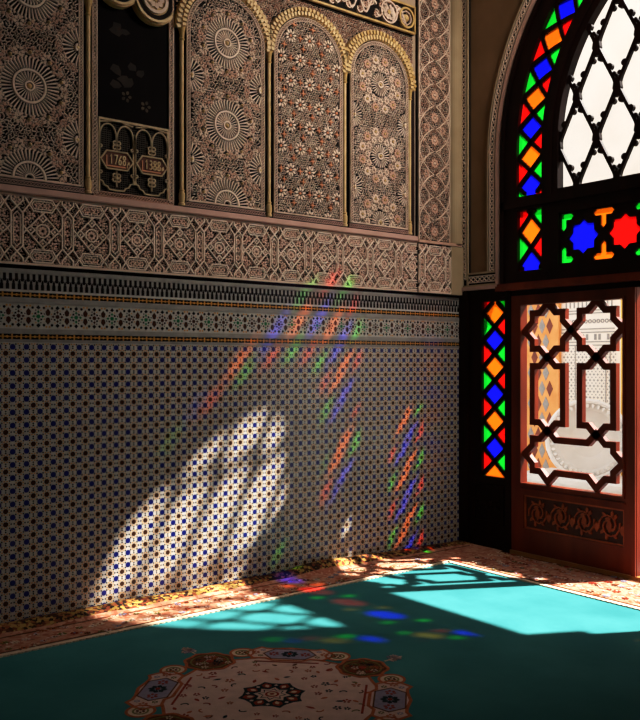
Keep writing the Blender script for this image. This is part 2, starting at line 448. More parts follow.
# ------------------------------------------------------------------ carved strapwork frieze
def strap_unit(b, u, zc, W, w0, w1, m, leaf, H=.340):
    """one repeat of the interlaced strapwork: braided hexagon column at u, knotted octagon in the middle"""
    k = W / 336
    def P(path, closed=False, wd=.0068, top=0.0): b.strip([(u + x * k, zc + y * k) for x, y in path], wd, w0, w1 + .002 + top, m, closed)
    def F(x, y, r, n=6, rot=0.0): flower(b, (u + x * k, zc + y * k), r * k, n, w0, w1 - .003, leaf, rot=rot)
    for e in (1, -1):
        P([(e * 38, -215), (e * 38, -185), (-e * 38, -105), (-e * 38, 105), (e * 38, 185), (e * 38, 215)], top=.0006 * e)
    P([(-22, -88), (0, -112), (22, -88), (22, 88), (0, 112), (-22, 88)], True, .0040)
    for y in (-60, 0, 60): F(0, y, 24, 6, .5)
    for s in (1, -1):
        F(0, s * 188, 28, 6)
        P([(80, s * 165), (105, s * 205), (231, s * 205), (256, s * 165), (231, s * 125), (105, s * 125)], True)
        P([(95, s * 165), (112, s * 190), (224, s * 190), (241, s * 165), (224, s * 140), (112, s * 140)], True, .0040)
        for x0, e in ((80, -1), (256, 1)):
            P([(x0, s * 165), (x0 + e * 30, s * 210)]); P([(x0, s * 165), (x0 + e * 40, s * 112)])
            F(x0 + e * 18, s * 205, 15, 4); F(x0 - e * 15, s * 92, 25, 6, e); F(x0 + e * 14, s * 62, 22, 5, e * s); F(x0 + e * 8, s * 118, 15, 4)
        for x in (135, 168, 201): F(x, s * 165, 22, 6, x)
        P([(141, s * 83), (168, s * 56), (195, s * 83), (168, s * 110)], True)
        b.disc((u + 168 * k, zc + s * 83 * k), 7 * k, w0, w1, m, 6)
        P([(168, s * 110), (150, s * 126)]); P([(168, s * 110), (186, s * 126)])
        for x0, e in ((88, -1), (248, 1)):
            P([(x0 - e * 0, s * 27), (168 + e * 27, s * 83)])
            F(168 + e * 42, s * 44, 17, 5, e)
            P([(x0 + e * 27, 0), (168 + e * 130, s * 30)])
    for x0 in (88, 248):
        P([(x0 - 27, 0), (x0, 27), (x0 + 27, 0), (x0, -27)], True)
        b.disc((u + x0 * k, zc), 7 * k, w0, w1, m, 6)
    P([(168 + 44 * math.cos(PI / 8 + q * PI / 4), 44 * math.sin(PI / 8 + q * PI / 4)) for q in range(8)], True)
    F(168, 0, 32, 8)

t = empty('carved_frieze', (-2.1, 0, Z_FR0), 'long pale carved plaster frieze of interlaced straps below the arched panels', 'carving')
g = MB(); g.prism(rect(XL, Z_FR0, -.505, Z_FR1), 0, .012, 'plaster_ground_shade')
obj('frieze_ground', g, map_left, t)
d = MB(); d.clip = (XL, Z_FR0, -.505, Z_FR1)
u = -3.436 - .2745 * 4
while u < -.40:
    strap_unit(d, u, 2.092, .2745, .012, .024, 'plaster_strap', 'plaster_leaf'); u += .2745
fret(d, (XL, Z_FR0 + .014, -.505, Z_FR1 - .012), .0200, .012, .0180, ['plaster_leaf', 'plaster_pink_light'], seed=8, size=.85)
d.strip([(XL, Z_FR0 + .008), (-.5, Z_FR0 + .008)], .012, .012, .026, 'plaster_relief')
d.strip([(XL, Z_FR1 - .008), (-.5, Z_FR1 - .008)], .010, .012, .026, 'plaster_relief')
obj('strapwork', d, map_left, t)

# sloping ledge under the panels
b = MB()
pr = [(.012, Z_FR1), (.040, Z_FR1), (.044, Z_FR1 + .006), (.034, Z_LEDGE), (0, Z_LEDGE)]
for (w0, z0), (w1, z1) in zip(pr, pr[1:]): b.face([(XL, z0, w0), (-.51, z0, w0), (-.51, z1, w1), (XL, z1, w1)], 'plaster_pink')
b.face([(-.51, z, w) for w, z in pr][::-1], 'plaster_pink')
tag(obj('trim_1', b, map_left), 'smooth pink plaster ledge between frieze and arched panels', 'ledge', kind='structure')

# ------------------------------------------------------------------ pilaster in the corner
t = empty('carved_pilaster', (-.33, 0, Z_FR0), 'narrow carved plaster pilaster strip beside the room corner', 'carving')
g = MB()
g.prism(rect(-.505, Z_FR0, -.162, 2.275), 0, .030, 'plaster_ground_shade')
g.prism(rect(-.500, 2.290, -.162, 5.0), 0, .024, 'plaster_ground_shade')
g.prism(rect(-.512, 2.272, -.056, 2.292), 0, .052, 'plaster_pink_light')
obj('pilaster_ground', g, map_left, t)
d = MB(); d.clip = (-.503, Z_FR0, -.162, 2.272)
for k in range(-1, 2): strap_unit(d, -.47 + k * .2745, 2.088, .2745, .030, .042, 'plaster_strap', 'plaster_leaf')
fret(d, (-.505, Z_FR0 + .014, -.162, 2.268), .0200, .030, .0360, ['plaster_leaf', 'plaster_pink_light'], seed=9, size=.85)
d.strip([(-.505, Z_FR0 + .007), (-.16, Z_FR0 + .007)], .012, .03, .044, 'plaster_relief')
d.clip = (-.498, 2.296, -.164, 4.9)
z = 2.45
while z < 4.6:
    c = -.331
    for e in (-1, 1):
        for q in (0, 1):
            pts = [(c + e * (.012 + .145 * abs(math.sin(PI * s / 16)) ** .8), z - .17 + .34 * s / 16 + q * .17) for s in range(17)]
            d.strip(pts, .0062, .024, .036, 'plaster_relief')
            pts = [(c + e * (.155 - .10 * math.sin(PI * s / 10)), z - .10 + .2 * s / 10 + q * .17) for s in range(11)]
            d.strip(pts, .006, .024, .034, 'plaster_relief')
        d.strip([(c + e * .165, z - .17), (c + e * .165, z + .17)], .010, .024, .036, 'plaster_relief')
    for dv in (-.085, .085):
        flower(d, (c, z + dv), .040, 8, .024, .035, 'plaster_pink_light', mid='plaster_relief')
    for e in (-1, 1):
        flower(d, (c + e * .085, z), .034, 6, .024, .034, 'plaster_pink_light', rot=.2)
        flower(d, (c + e * .12, z + .085), .026, 5, .024, .034, 'plaster_pink_light', rot=e)
        flower(d, (c + e * .12, z - .085), .026, 5, .024, .034, 'plaster_pink_light', rot=-e)
    z += .34
fret(d, (-.50, 2.30, -.162, 4.6), .0185, .024, .031, ['plaster_pink_light', 'plaster_relief'], seed=5)
obj('arabesque', d, map_left, t)

b = MB()
b.prism(rect(-.162, Z_FR0, -.012, 2.272), 0, .046, 'plaster_beige')
b.lathe(-.086, [(.066, 2.292), (.066, 5.0)], 'plaster_beige', 28, .0)
b.prism(rect(-.160, 2.292, -.014, 5.0), 0, .012, 'plaster_beige')
tag(obj('trim_2', b, map_left, smooth=False), 'plain beige plaster corner moulding', 'moulding', kind='structure')

# ------------------------------------------------------------------ arched and rosette panels
SPR = 3.375; PW0 = .030
def arch_path(uc, hw, z0, zs, n=22):
    return [(uc - hw, z0), (uc - hw, (z0 + zs) / 2)] + [(uc - hw * math.cos(PI * i / n), zs + hw * math.sin(PI * i / n)) for i in range(n + 1)] + [(uc + hw, (z0 + zs) / 2), (uc + hw, z0)]
def in_arch(uc, hw, z0, zs):
    return lambda u, v: v > z0 and abs(u - uc) < hw and (v < zs or math.hypot(u - uc, v - zs) < hw)

def rosette(b, c, S, knobs=True, small=False):
    m, gm = 'plaster_strap', 'gilt_pale'
    w0 = PW0; n1, n2 = (34, 20) if not small else (24, 0)
    if not small:
        for k in range(n1 + 10):
            b.prism(rotp([(.096 * S, -.0018 * S), (.148 * S, -.0036 * S), (.152 * S, 0), (.148 * S, .0036 * S), (.096 * S, .0018 * S)], c, 2 * PI * k / (n1 + 10)), w0, w0 + .012, m)
        b.ring(c, .080 * S, .091 * S, w0, w0 + .016, m, 36)
        for k in range(26):
            b.prism(rotp([(.030 * S, -.0011 * S), (.074 * S, -.0030 * S), (.077 * S, 0), (.074 * S, .0030 * S), (.030 * S, .0011 * S)], c, 2 * PI * k / 26), w0, w0 + .012, m)
        b.ring(c, .019 * S, .027 * S, w0, w0 + .018, m, 16)
    else:
        for k in range(n1):
            b.prism(rotp([(.032 * S, -.0010 * S), (.078 * S, -.0033 * S), (.083 * S, 0), (.078 * S, .0033 * S), (.032 * S, .0010 * S)], c, 2 * PI * k / n1), w0, w0 + .012, m)
        b.ring(c, .017 * S, .025 * S, w0, w0 + .018, m, 16)
def rosette_rim(b, c, R, n, fl, mats=('plaster_relief', 'plaster_pink_light')):
    for k in range(n):
        a = 2 * PI * (k + .5) / n
        p = (c[0] + R * math.cos(a), c[1] + R * math.sin(a))
        flower(b, p, fl, 6, PW0, PW0 + .012, mats[k % 2], rot=a)
    for k in range(n):
        a = 2 * PI * k / n; p = (c[0] + (R + fl * .35) * math.cos(a), c[1] + (R + fl * .35) * math.sin(a))
        flower(b, p, fl * .62, 5, PW0, PW0 + .011, mats[1], rot=a)
    for k in range(3 * n):
        a = 2 * PI * k / (3 * n); p = (c[0] + (R - fl * .95) * math.cos(a), c[1] + (R - fl * .95) * math.sin(a))
        b.disc(p, fl * .20, PW0, PW0 + .010, mats[0], 6)
def knob(b, c, r):
    b.disc((c[0] - r * .3, c[1] + r * .8), r * 1.05, PW0 + .001, PW0 + .013, 'plaster_ground_shade', 10)
    b.dome(c, r, PW0 + .010, r * 1.6, 'gilt_pale', 8, 3)

def rosette_panel(name, label, uc, hw, arched, z0=2.352, zt=4.1, rs=(3.35, 2.845, 2.36), halves=(3.607, 3.107, 2.604), seed=3, dark=False):
    t = empty('wall_carving', (uc, 0, Z_LEDGE), label, 'carving', 'carved plaster panels on the upper wall')
    H = hw + .020
    g = MB()
    if arched: g.prism(arch_path(uc, H, 2.318, SPR), 0, PW0, 'plaster_ground_shade')
    else: g.prism(rect(uc - H, 2.318, uc + H, zt), 0, PW0, 'plaster_ground_shade')
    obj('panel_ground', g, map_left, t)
    f = MB(); ins = in_arch(uc, hw - .02, z0, SPR) if arched else (lambda u, v: abs(u - uc) < hw - .02 and z0 < v < zt)
    path = arch_path(uc, hw, z0, SPR) if arched else [(uc - hw, z0), (uc - hw, zt), (uc + hw, zt), (uc + hw, z0)]
    band(f, path, .022, PW0, PW0 + .012, 'plaster_relief')
    f.strip([(uc - hw, z0 + .004), (uc + hw, z0 + .004)], .008, PW0, PW0 + .014, 'plaster_relief')
    band(f, [(uc - H, 2.333), (uc + H, 2.333)], .020, PW0, PW0 + .010, 'plaster_pink')
    obj('panel_border', f, map_left, t)
    hs = [(uc + e * hw * .985, z) for z in halves for e in (-1, 1)]
    cs = [(uc, z) for z in rs]
    clip = (uc - hw + .012, z0 + .008, uc + hw - .012, 9)
    for c in cs:
        r = MB(); r.clip = clip; r.test = ins
        rosette(r, c, 1.0); rosette_rim(r, c, .184, 15, .031)
        for k in range(10):
            a = 2 * PI * k / 10 + .3; p = (c[0] + .178 * math.cos(a), c[1] + .178 * math.sin(a))
            if ins(p[0], p[1] - .012) and p[1] > z0 + .02: knob(r, p, .0105)
        if c[1] > z0 + .03: r.dome(c, .015, PW0 + .004, .018, 'gilt_pale', 10, 3)
        obj('rosette', r, map_left, t)
    for c in hs:
        if not ins(uc + (c[0] - uc) * .85, c[1]): continue
        r = MB(); r.clip = clip; r.test = ins
        rosette(r, c, 1.25, small=True); rosette_rim(r, c, .122, 14, .022)
        r.clip = r.test = None
        r.dome((uc + (c[0] - uc) * .93, c[1]), .016, PW0, .020, 'gilt_pale', 10, 3)
        obj('half_rosette', r, map_left, t)
    f = MB()
    def av(u, v): return any(math.hypot(u - a, v - q) < .160 for a, q in cs) or any(math.hypot(u - a, v - q) < .108 for a, q in hs)
    fret(f, (uc - hw, z0, uc + hw, zt if not arched else SPR + hw), .0205, PW0, PW0 + .010, ['plaster_strap', 'plaster_relief'], av, ins, seed=seed)
    obj('fretwork', f, map_left, t)
    return t

def arch_moulding(t, uc, r0, r1):
    g = MB(); c = (uc, SPR); n = 34
    g.ring(c, r0, r1, 0, PW0 + .008, 'gilt', 36, 0, PI)
    mid = (r0 + r1) / 2
    for k in range(n):
        a = PI * (k + .5) / n
        g.prism(rotp([(r0 + .004, -.008), (mid - .004, -.010), (mid - .001, 0), (mid - .004, .010), (r0 + .004, .008)], c, a), PW0 + .008, PW0 + .026, 'gilt_pale')
        g.prism(rotp([(mid + .004, -.007), (r1 - .006, -.011), (r1, 0), (r1 - .006, .011), (mid + .004, .007)], c, a + PI / n / 2), PW0 + .008, PW0 + .020, 'gilt_pale' if k % 2 else 'gilt')
        g.disc((c[0] + mid * math.cos(a), c[1] + mid * math.sin(a)), .0055, PW0 + .008, PW0 + .011, 'plaster_ground_shade', 6)
    obj('arch_moulding', g, map_left, t)

rosette_panel('a', 'dark rosette panel without arch, left of the black window', -3.376, .283, False, seed=11)
t = rosette_panel('b', 'arched rosette panel with three large fluted discs, right of the black window', -2.157, .268, True, seed=12)
arch_moulding(t, -2.157, .288, .352)

# star-field panel
uc, hw, z0 = -1.516, .272, 2.352
t = empty('wall_carving', (uc, 0, Z_LEDGE), 'arched panel of fine lattice with small orange stars, middle of three arches', 'carving', 'carved plaster panels on the upper wall')
g = MB(); g.prism(arch_path(uc, hw + .02, 2.318, SPR), 0, PW0, 'plaster_ground_shade'); obj('panel_ground', g, map_left, t)
f = MB(); band(f, arch_path(uc, hw, z0, SPR), .022, PW0, PW0 + .012, 'plaster_relief')
f.strip([(uc - hw, z0 + .004), (uc + hw, z0 + .004)], .008, PW0, PW0 + .014, 'plaster_relief')
band(f, [(uc - hw - .02, 2.333), (uc + hw + .02, 2.333)], .020, PW0, PW0 + .010, 'plaster_pink')
obj('panel_border', f, map_left, t)
ins = in_arch(uc, hw - .018, z0 + .006, SPR)
CL3 = (uc - hw + .014, z0 + .008, uc + hw - .014, 4)
cs = []; ss = []; row = 0; z = 2.352
while z < 3.7:
    for k in range(-3, 4):
        c = (uc + (k + (.5 if row % 2 else 0)) * .155, z); cs.append(c)
        ss += [(c[0] + .0775, z), (c[0], z + .0745), (c[0] + .0775, z + .0745)] if False else [(c[0] + .0775, z), (c[0] + .025, z + .078)]
    z += .145; row += 1
for c in cs:
    fl = MB(); fl.clip = CL3; fl.test = ins
    for k in range(9):
        a = 2 * PI * k / 9 + PI / 2
        fl.prism(rotp([(.016, 0), (.026, -.0066), (.038, -.0060), (.044, 0), (.038, .0060), (.026, .0066)], c, a), PW0, PW0 + .013, 'plaster_strap')
    fl.disc(c, .009, PW0, PW0 + .012, 'rust_star', 8)
    if fl.v: obj('flower_motif', fl, map_left, t)
for c in ss:
    st = MB(); st.clip = CL3; st.test = ins; st.prism(star(c, .025, .0065, 4, PI / 2), PW0, PW0 + .014, 'rust_star')
    if st.v: obj('star_motif', st, map_left, t)
f = MB()
fret(f, (uc - hw, z0, uc + hw, SPR + hw), .0170, PW0, PW0 + .009, ['plaster_strap', 'plaster_relief'], lambda u, v: any(math.hypot(u - a, v - q) < .044 for a, q in cs) or any(math.hypot(u - a, v - q) < .02 for a, q in ss), ins, seed=21)
obj('fretwork', f, map_left, t)
arch_moulding(t, uc, .292, .352)

# flower-ring panel
uc, hw = -.886, .262
t = empty('wall_carving', (uc, 0, Z_LEDGE), 'narrow arched panel of small rosettes ringed with flowers, nearest the room corner', 'carving', 'carved plaster panels on the upper wall')
g = MB(); g.prism(arch_path(uc, hw + .02, 2.318, SPR), 0, PW0, 'plaster_ground_shade'); obj('panel_ground', g, map_left, t)
f = MB(); band(f, arch_path(uc, hw, z0, SPR), .022, PW0, PW0 + .012, 'plaster_relief')
f.strip([(uc - hw, z0 + .004), (uc + hw, z0 + .004)], .008, PW0, PW0 + .014, 'plaster_relief')
band(f, [(uc - hw - .02, 2.333), (uc + hw + .02, 2.333)], .020, PW0, PW0 + .010, 'plaster_pink')
obj('panel_border', f, map_left, t)
ins = in_arch(uc, hw - .018, z0 + .006, SPR)
cs = [(uc, 3.35), (uc, 2.845), (uc, 2.375)]; hs = [(uc + e * hw * .98, z) for z in (3.10, 2.60) for e in (-1, 1)]
for c in cs:
    r = MB(); r.clip = (uc - hw + .014, z0 + .008, uc + hw - .014, 4); r.test = ins
    rosette(r, c, 1.0, small=True)
    for k in range(12):
        a = 2 * PI * k / 12; p = (c[0] + .120 * math.cos(a), c[1] + .120 * math.sin(a))
        flower(r, p, .026, 7, PW0, PW0 + .012, 'plaster_relief', rot=a)
        p = (c[0] + .172 * math.cos(a + PI / 12), c[1] + .172 * math.sin(a + PI / 12))
        flower(r, p, .034, 8, PW0, PW0 + .013, 'plaster_relief' if k % 2 else 'plaster_pink_light', rot=a, mid='gilt')
    r.clip = r.test = None
    r.dome(c if c[1] > 2.4 else (c[0], c[1] + .004), .014, PW0 + .002, .020, 'gilt_pale', 10, 3)
    obj('rosette', r, map_left, t)
for c in hs:
    r = MB(); r.clip = (uc - hw + .014, z0 + .008, uc + hw - .014, 4); r.test = ins
    rosette(r, c, 1.05, small=True); r.clip = r.test = None
    r.dome((uc + (c[0] - uc) * .93, c[1]), .013, PW0, .02, 'gilt_pale', 8, 3)
    obj('half_rosette', r, map_left, t)
f = MB()
fret(f, (uc - hw, z0, uc + hw, SPR + hw), .0195, PW0, PW0 + .009, ['plaster_strap', 'plaster_relief'], lambda u, v: any(math.hypot(u - a, v - q) < .088 for a, q in cs) or any(math.hypot(u - a, v - q) < .092 for a, q in hs), ins, seed=31)
obj('fretwork', f, map_left, t)
arch_moulding(t, uc, .282, .352)

# red-brown grooves between the panels, shade painted into their colour, with the gilt colonnettes
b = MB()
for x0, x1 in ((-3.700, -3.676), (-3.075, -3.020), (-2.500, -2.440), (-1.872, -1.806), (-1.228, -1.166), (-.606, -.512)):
    b.prism(rect(x0, 2.318, x1, 3.40), 0, .003, 'groove_red_shade')
tag(obj('trim_3', b, map_left), 'red-brown grooves between the carved panels, darkened with painted-in shade', 'groove', kind='structure')
def colonnette(u, top, label):
    t = empty('colonnette', (u, -.02, 2.32), label, 'colonnette', 'gilt colonnettes between the carved panels')
    s = MB(); s.lathe(u, [(.0125, 2.42), (.0125, top)], 'gilt_pale', 14, .022); obj('shaft', s, map_left, t, True)
    s = MB(); s.lathe(u, [(.0, 2.322), (.020, 2.322), (.020, 2.335), (.016, 2.340), (.019, 2.360), (.019, 2.392), (.014, 2.404), (.017, 2.412), (.0125, 2.42)], 'gilt_pale', 14, .024); obj('base', s, map_left, t)
    s = MB(); s.lathe(u, [(.0125, top), (.018, top + .008), (.013, top + .016), (.016, top + .05), (.024, top + .085), (.024, top + .10), (0, top + .10)], 'gilt', 14, .024); obj('capital', s, map_left, t)
for u, la in ((-3.046, 'slim gilt colonnette on the left side of the black window'), (-2.462, 'slim gilt colonnette on the right side of the black window'),
              (-1.832, 'slim gilt colonnette between the rosette arch and the orange-star arch'), (-1.200, 'slim gilt colonnette between the orange-star arch and the flower-ring arch'),
              (-.582, 'slim gilt colonnette right of the arch nearest the corner')):
    colonnette(u, 3.30, la)
# spandrels above the arches
t = empty('carved_spandrel', (-1.45, 0, 3.4), 'fine lattice carving filling the wall above the three arches', 'carving')
f = MB()
ac = (-2.157, -1.516, -.886)
def spand(u, v): return all(math.hypot(u - a, v - SPR) > .356 for a in ac) and v > SPR + .04
f.prism(rect(-2.50, 3.40, -.535, 3.780), 0, .004, 'plaster_ground_shade')
fret(f, (-2.50, 3.42, -.535, 3.775), .0175, .004, .016, ['plaster_relief', 'plaster_pink_light'], lambda u, v: False, spand, seed=41, size=1.05)
obj('spandrel_fretwork', f, map_left, t)
t = empty('carved_band', (-1.45, 0, 3.79), 'carved scroll band with a round boss, above the arch nearest the corner', 'carving')
f = MB(); f.prism(rect(-2.5, 3.785, -.535, 3.99), 0, .022, 'plaster_ground_shade')
for z in (3.792, 3.982): f.strip([(-2.5, z), (-.54, z)], .014, .022, .042, 'gilt')
f.strip([(-.543, 3.79), (-.543, 3.985)], .012, .022, .042, 'gilt')
obj('band_frame', f, map_left, t)
f = MB(); f.clip = (-2.5, 3.80, -.55, 3.975)
for k in range(12):
    u = -2.42 + k * .15
    pts = [(u + .075 * s / 8 * 2, 3.887 + .055 * math.sin(PI * s / 4 + k)) for s in range(9)]
    f.strip(pts, .012, .022, .040, 'plaster_relief')
    for q in range(3):
        cc = (u + .05 * q, 3.887 + .045 * math.cos(2.1 * q + k))
        f.ring(cc, .022, .030, .022, .038, 'plaster_relief', 14, k, k + 4.6)
        flower(f, cc, .020, 6, .022, .036, 'plaster_pink_light')
f.ring((-.80, 3.887), .070, .082, .022, .044, 'plaster_relief', 26); flower(f, (-.80, 3.887), .06, 10, .022, .04, 'plaster_relief', mid='gilt')
obj('scrollwork', f, map_left, t)
f = MB(); f.ring((-.628, 3.887), .062, .076, .022, .046, 'gilt', 26); f.ring((-.628, 3.887), .044, .050, .022, .040, 'plaster_relief', 20)
f.dome((-.628, 3.887), .03, .022, .03, 'gilt_pale', 12, 3)
obj('boss', f, map_left, t)

# ------------------------------------------------------------------ black window with dated grille
wx0, wx1 = -2.990, -2.543
b = empty('window_1', (-2.767, 0, 2.33), 'dark window opening between rosette panels', 'window', kind='structure')
g = MB(); g.prism(rect(wx0 - .03, 2.318, wx1 + .045, 3.8), 0, .004, 'groove_red_shade')
g.prism(rect(wx0, 2.335, wx1, 3.62), .004, .007, 'pane_shade')
obj('window_pane', g, map_left, b)
g = MB()
r = random.Random(4)
for k in range(9):
    c = (-2.80 + r.uniform(-.13, .13), 3.09 + r.uniform(-.17, .20))
    g.poly([(c[0] + r.uniform(.02, .05) * math.cos(q * PI / 3), c[1] + r.uniform(.015, .04) * math.sin(q * PI / 3)) for q in range(6)], .0072 + k * .00005, 'reflection_brown')
for c in ((-2.81, 2.905), (-2.69, 2.87)): flower(g, c, .034, 5, .0072, .0085, 'reflection_bloom')
obj('window_reflection', g, map_left, b)  # faint reflections in the dark glass, painted as dim coloured patches
g = MB()
for x in (wx0 - .014, wx1 + .016): band(g, [(x, 2.33), (x, 3.60)], .026, .004, .020, 'plaster_relief', pitch=.022)
band(g, [(wx0 - .02, 2.334), (wx1 + .03, 2.334)], .024, .004, .020, 'plaster_pink_light')
obj('window_border', g, map_left, b)

# scrolled valance over the window
t = empty('scroll_valance', (-2.767, 0, 3.35), 'cream scrolled plaster valance over the black window', 'carving')
for c, R, e in (((-2.875, 3.520), .130, 1), ((-2.650, 3.485), .140, -1)):
    g = MB(); g.clip = (wx0, 3.2, wx1, 3.66)
    g.disc(c, R, .008, .050, 'gilt', 30)
    g.ring(c, R - .022, R - .008, .050, .062, 'gilt_pale', 30)
    g.ring(c, R - .050, R - .026, .050, .056, 'plaster_ground_shade', 30)
    g.ring(c, R - .078, R - .060, .050, .060, 'plaster_relief', 26)
    flower(g, c, R - .085, 9, .050, .060, 'plaster_relief', mid='gilt')
    obj('scroll', g, map_left, t)

gt = empty('dated_grille', (-2.767, 0, 2.335), 'ornate metal grille with two date plaques in the lower half of the black window', 'grille')
g = MB()
z = 2.36
while z < 2.745: g.strip([(wx0 + .01, z), (wx1 - .01, z)], .003, .008, .010, 'wire_dim'); z += .012
u = wx0 + .016
while u < wx1 - .01: g.strip([(u, 2.345), (u, 2.745)], .002, .008, .0095, 'wire_dim'); u += .014
obj('wire_mesh', g, map_left, gt)
g = MB(); W0, W1 = .012, .024
g.strip([(wx0 + .005, 2.752), (wx1 - .005, 2.752)], .012, W0, W1 + .004, 'iron_gold')
g.strip([(wx0 + .010, 2.345), (wx0 + .010, 2.752)], .010, W0, W1, 'iron_gold'); g.strip([(wx1 - .010, 2.345), (wx1 - .010, 2.752)], .010, W0, W1, 'iron_gold')
mid = (wx0 + wx1) / 2
for e in (-.007, .007): g.strip([(mid + e, 2.42), (mid + e, 2.69)], .005, W0, W1, 'iron_gold')
for c in (mid - .109, mid + .109):
    for e in (-1, 1):
        ctr = c + e * .052
        g.strip([(ctr - .050, 2.585)] + [(ctr - .050 * math.cos(PI * i / 14), 2.655 + .075 * math.sin(PI * i / 14)) for i in range(15)] + [(ctr + .050, 2.585)], .007, W0, W1, 'iron_gold')
    g.strip([(c - .1, 2.735), (c, 2.752), (c + .1, 2.735)], .006, W0, W1, 'iron_gold')
    for zc in (2.615, 2.432):
        for q in range(4):
            a = PI / 4 + q * PI / 2
            g.ring((c + .017 * math.cos(a), zc + .017 * math.sin(a)), .007, .014, W0, W1, 'iron_gold', 10)
        g.disc((c, zc), .007, W0, W1 + .002, 'iron_gold', 8)
    g.strip([(c, 2.38), (c, 2.475)], .006, W0, W1, 'iron_gold'); g.strip([(c, 2.58), (c, 2.66)], .006, W0, W1, 'iron_gold')
    for e in (-1, 1):
        g.strip([(c + e * .105, 2.41), (c + e * .085, 2.405), (c + e * .075, 2.385), (c + e * .055, 2.378), (c + e * .045, 2.362), (c + e * .0, 2.360)], .007, W0, W1, 'iron_gold')
        for zc in (2.455, 2.60): g.ring((c + e * .096, zc), .005, .011, W0, W1, 'iron_gold', 8)
g.disc((mid, 2.415), .012, W0, W1 + .004, 'iron_gold', 8)
obj('ironwork', g, map_left, gt)
DIG = {'1': [[(.12, .78), (.30, 1), (.30, 0)]], '7': [[(0, 1), (.6, 1), (.25, 0)]],
       '6': [[(.52, 1), (.20, .62), (.05, .30), (.15, .04), (.42, .02), (.56, .22), (.44, .46), (.15, .46)]],
       '8': [[(.3, .53), (.08, .70), (.12, .94), (.3, 1), (.48, .94), (.52, .70), (.3, .53), (.06, .34), (.10, .06), (.3, 0), (.50, .06), (.54, .34), (.3, .53)]],
       '3': [[(.05, .9), (.3, 1), (.5, .86), (.45, .62), (.22, .53), (.50, .42), (.54, .15), (.3, 0), (.03, .1)]],
       'm': [[(.55, .45), (.30, .45), (.25, .22), (.5, .15), (.55, .45), (.1, .15), (.1, -.35)]], 'h': [[(.5, .62), (.12, .35), (.2, .1), (.5, .18), (.45, .4), (.15, .05)]]}
def plaque(c, txt, tail):
    p = MB(); hw, hh = .098, .050
    hexa = [(c - hw, 2.528), (c - hw + .036, 2.528 - hh), (c + hw - .036, 2.528 - hh), (c + hw, 2.528), (c + hw - .036, 2.528 + hh), (c - hw + .036, 2.528 + hh)]
    p.prism(hexa, .014, .022, 'plaque_red'); p.strip(hexa, .0075, .020, .030, 'iron_gold', True)
    o = obj('date_plaque', p, map_left, gt); o['label'] = 'red plaque with gold numerals ' + txt
    q = MB(); h = .050; u = c - .044; zb = 2.507
    for ch in txt:
        for path in DIG[ch]: q.strip([(u + x * .033, zb + y * h) for x, y in path], .0062, .022, .028, 'gilt_pale')
        u += .026
    for path in DIG[tail]: q.strip([(u + x * .028, zb + y * h * .8) for x, y in path], .0045, .022, .027, 'gilt_pale')
    q.strip([(c - .062, zb + .045), (c - .062, 2.494), (c + .055, 2.494)], .0062, .022, .028, 'rust_star')
    obj('numerals', q, map_left, o)
plaque(mid - .109, '1768', 'm'); plaque(mid + .109, '1388', 'h')

# ================================================================== RIGHT WALL
AX = 1.56
def arch_line(R, zb, n=26, c=(2.2, 2.9)):
    """pointed arch outline, left foot up over the apex and down the right"""
    a1 = math.acos((c[0] - AX) / R)
    L = [(c[0] - R, zb)] + [(c[0] - R * math.cos(a1 * i / n), c[1] + R * math.sin(a1 * i / n)) for i in range(n + 1)]
    return L + [(2 * AX - u, v) for u, v in L[-2::-1]]
RP, RC0, RC1, RG = 1.80, 1.645, 1.427, 1.292
WB = 3.12                                       # far end of the joinery

b = MB()
out = [(0, 1.955)] + arch_line(RP, 1.955) + [(WB, 1.955), (WB, -.0), (6.0, 0), (6.0, 5.0), (0, 5.0)]
b.plate(out, [], -.10, .0, 'plaster_brown')
b.plate([(-.02, 1.955)] + arch_line(RP + .01, 1.955) + [(6.0, 1.955), (6.0, 5.0), (-.02, 5.0)], [], -.38, -.10, 'plaster_wall')
tag(obj('wall_right', b, map_right), 'brown plastered wall with the arched doorway', 'wall', kind='structure')
t = empty('arch_surround', (0, -AX, 1.955), 'plaster surround with narrow lozenge borders framing the arched window', 'moulding')
g = MB()
def ribbon(path, R0, R1): pass
g.prism(rect(.003, 1.962, .094, 4.95), 0, .022, 'plaster_ground_shade')
g.prism(rect(.094, 1.962, .40, 2.068), 0, .022, 'plaster_ground_shade')
lo = arch_line(1.92, 2.068); hi = arch_line(1.832, 2.068)
for i in range(len(lo) - 1): g.prism([lo[i], lo[i + 1], hi[i + 1], hi[i]], 0, .022, 'plaster_ground_shade')
obj('surround_ground', g, map_right, t)
g = MB()
for x in (.008, .088): g.strip([(x, 1.965), (x, 4.9)], .012, .022, .034, 'plaster_beige')
band(g, [(.048, 2.02), (.048, 4.9)], .044, .022, .032, 'plaster_relief', pitch=.04)
for z in (1.970, 2.062): g.strip([(.09 if z > 2 else .004, z), (.40, z)], .012, .022, .034, 'plaster_beige')
band(g, [(.10, 2.016), (.36, 2.016)], .044, .022, .032, 'plaster_relief', pitch=.04)
for R in (1.914, 1.838): g.strip(arch_line(R, 2.066), .010, .022, .032, 'plaster_beige')
band(g, arch_line(1.876, 2.066), .040, .022, .031, 'plaster_relief', pitch=.04)
obj('lozenge_border', g, map_right, t)
g = MB()
ed = arch_line(1.834, 1.964); en = arch_line(RP - .004, 1.964)
for i in range(len(ed) - 1):
    a, c, e, f2 = ed[i], ed[i + 1], en[i + 1], en[i]
    g.prism([a, c, e, f2], -.03, .038, 'plaster_pink')
obj('arch_edge', g, map_right, t)
g = MB(); g.box(-.0, 1.936, .405, 1.962, .0, .050, 'plaster_pink'); obj('sill', g, map_right, t)

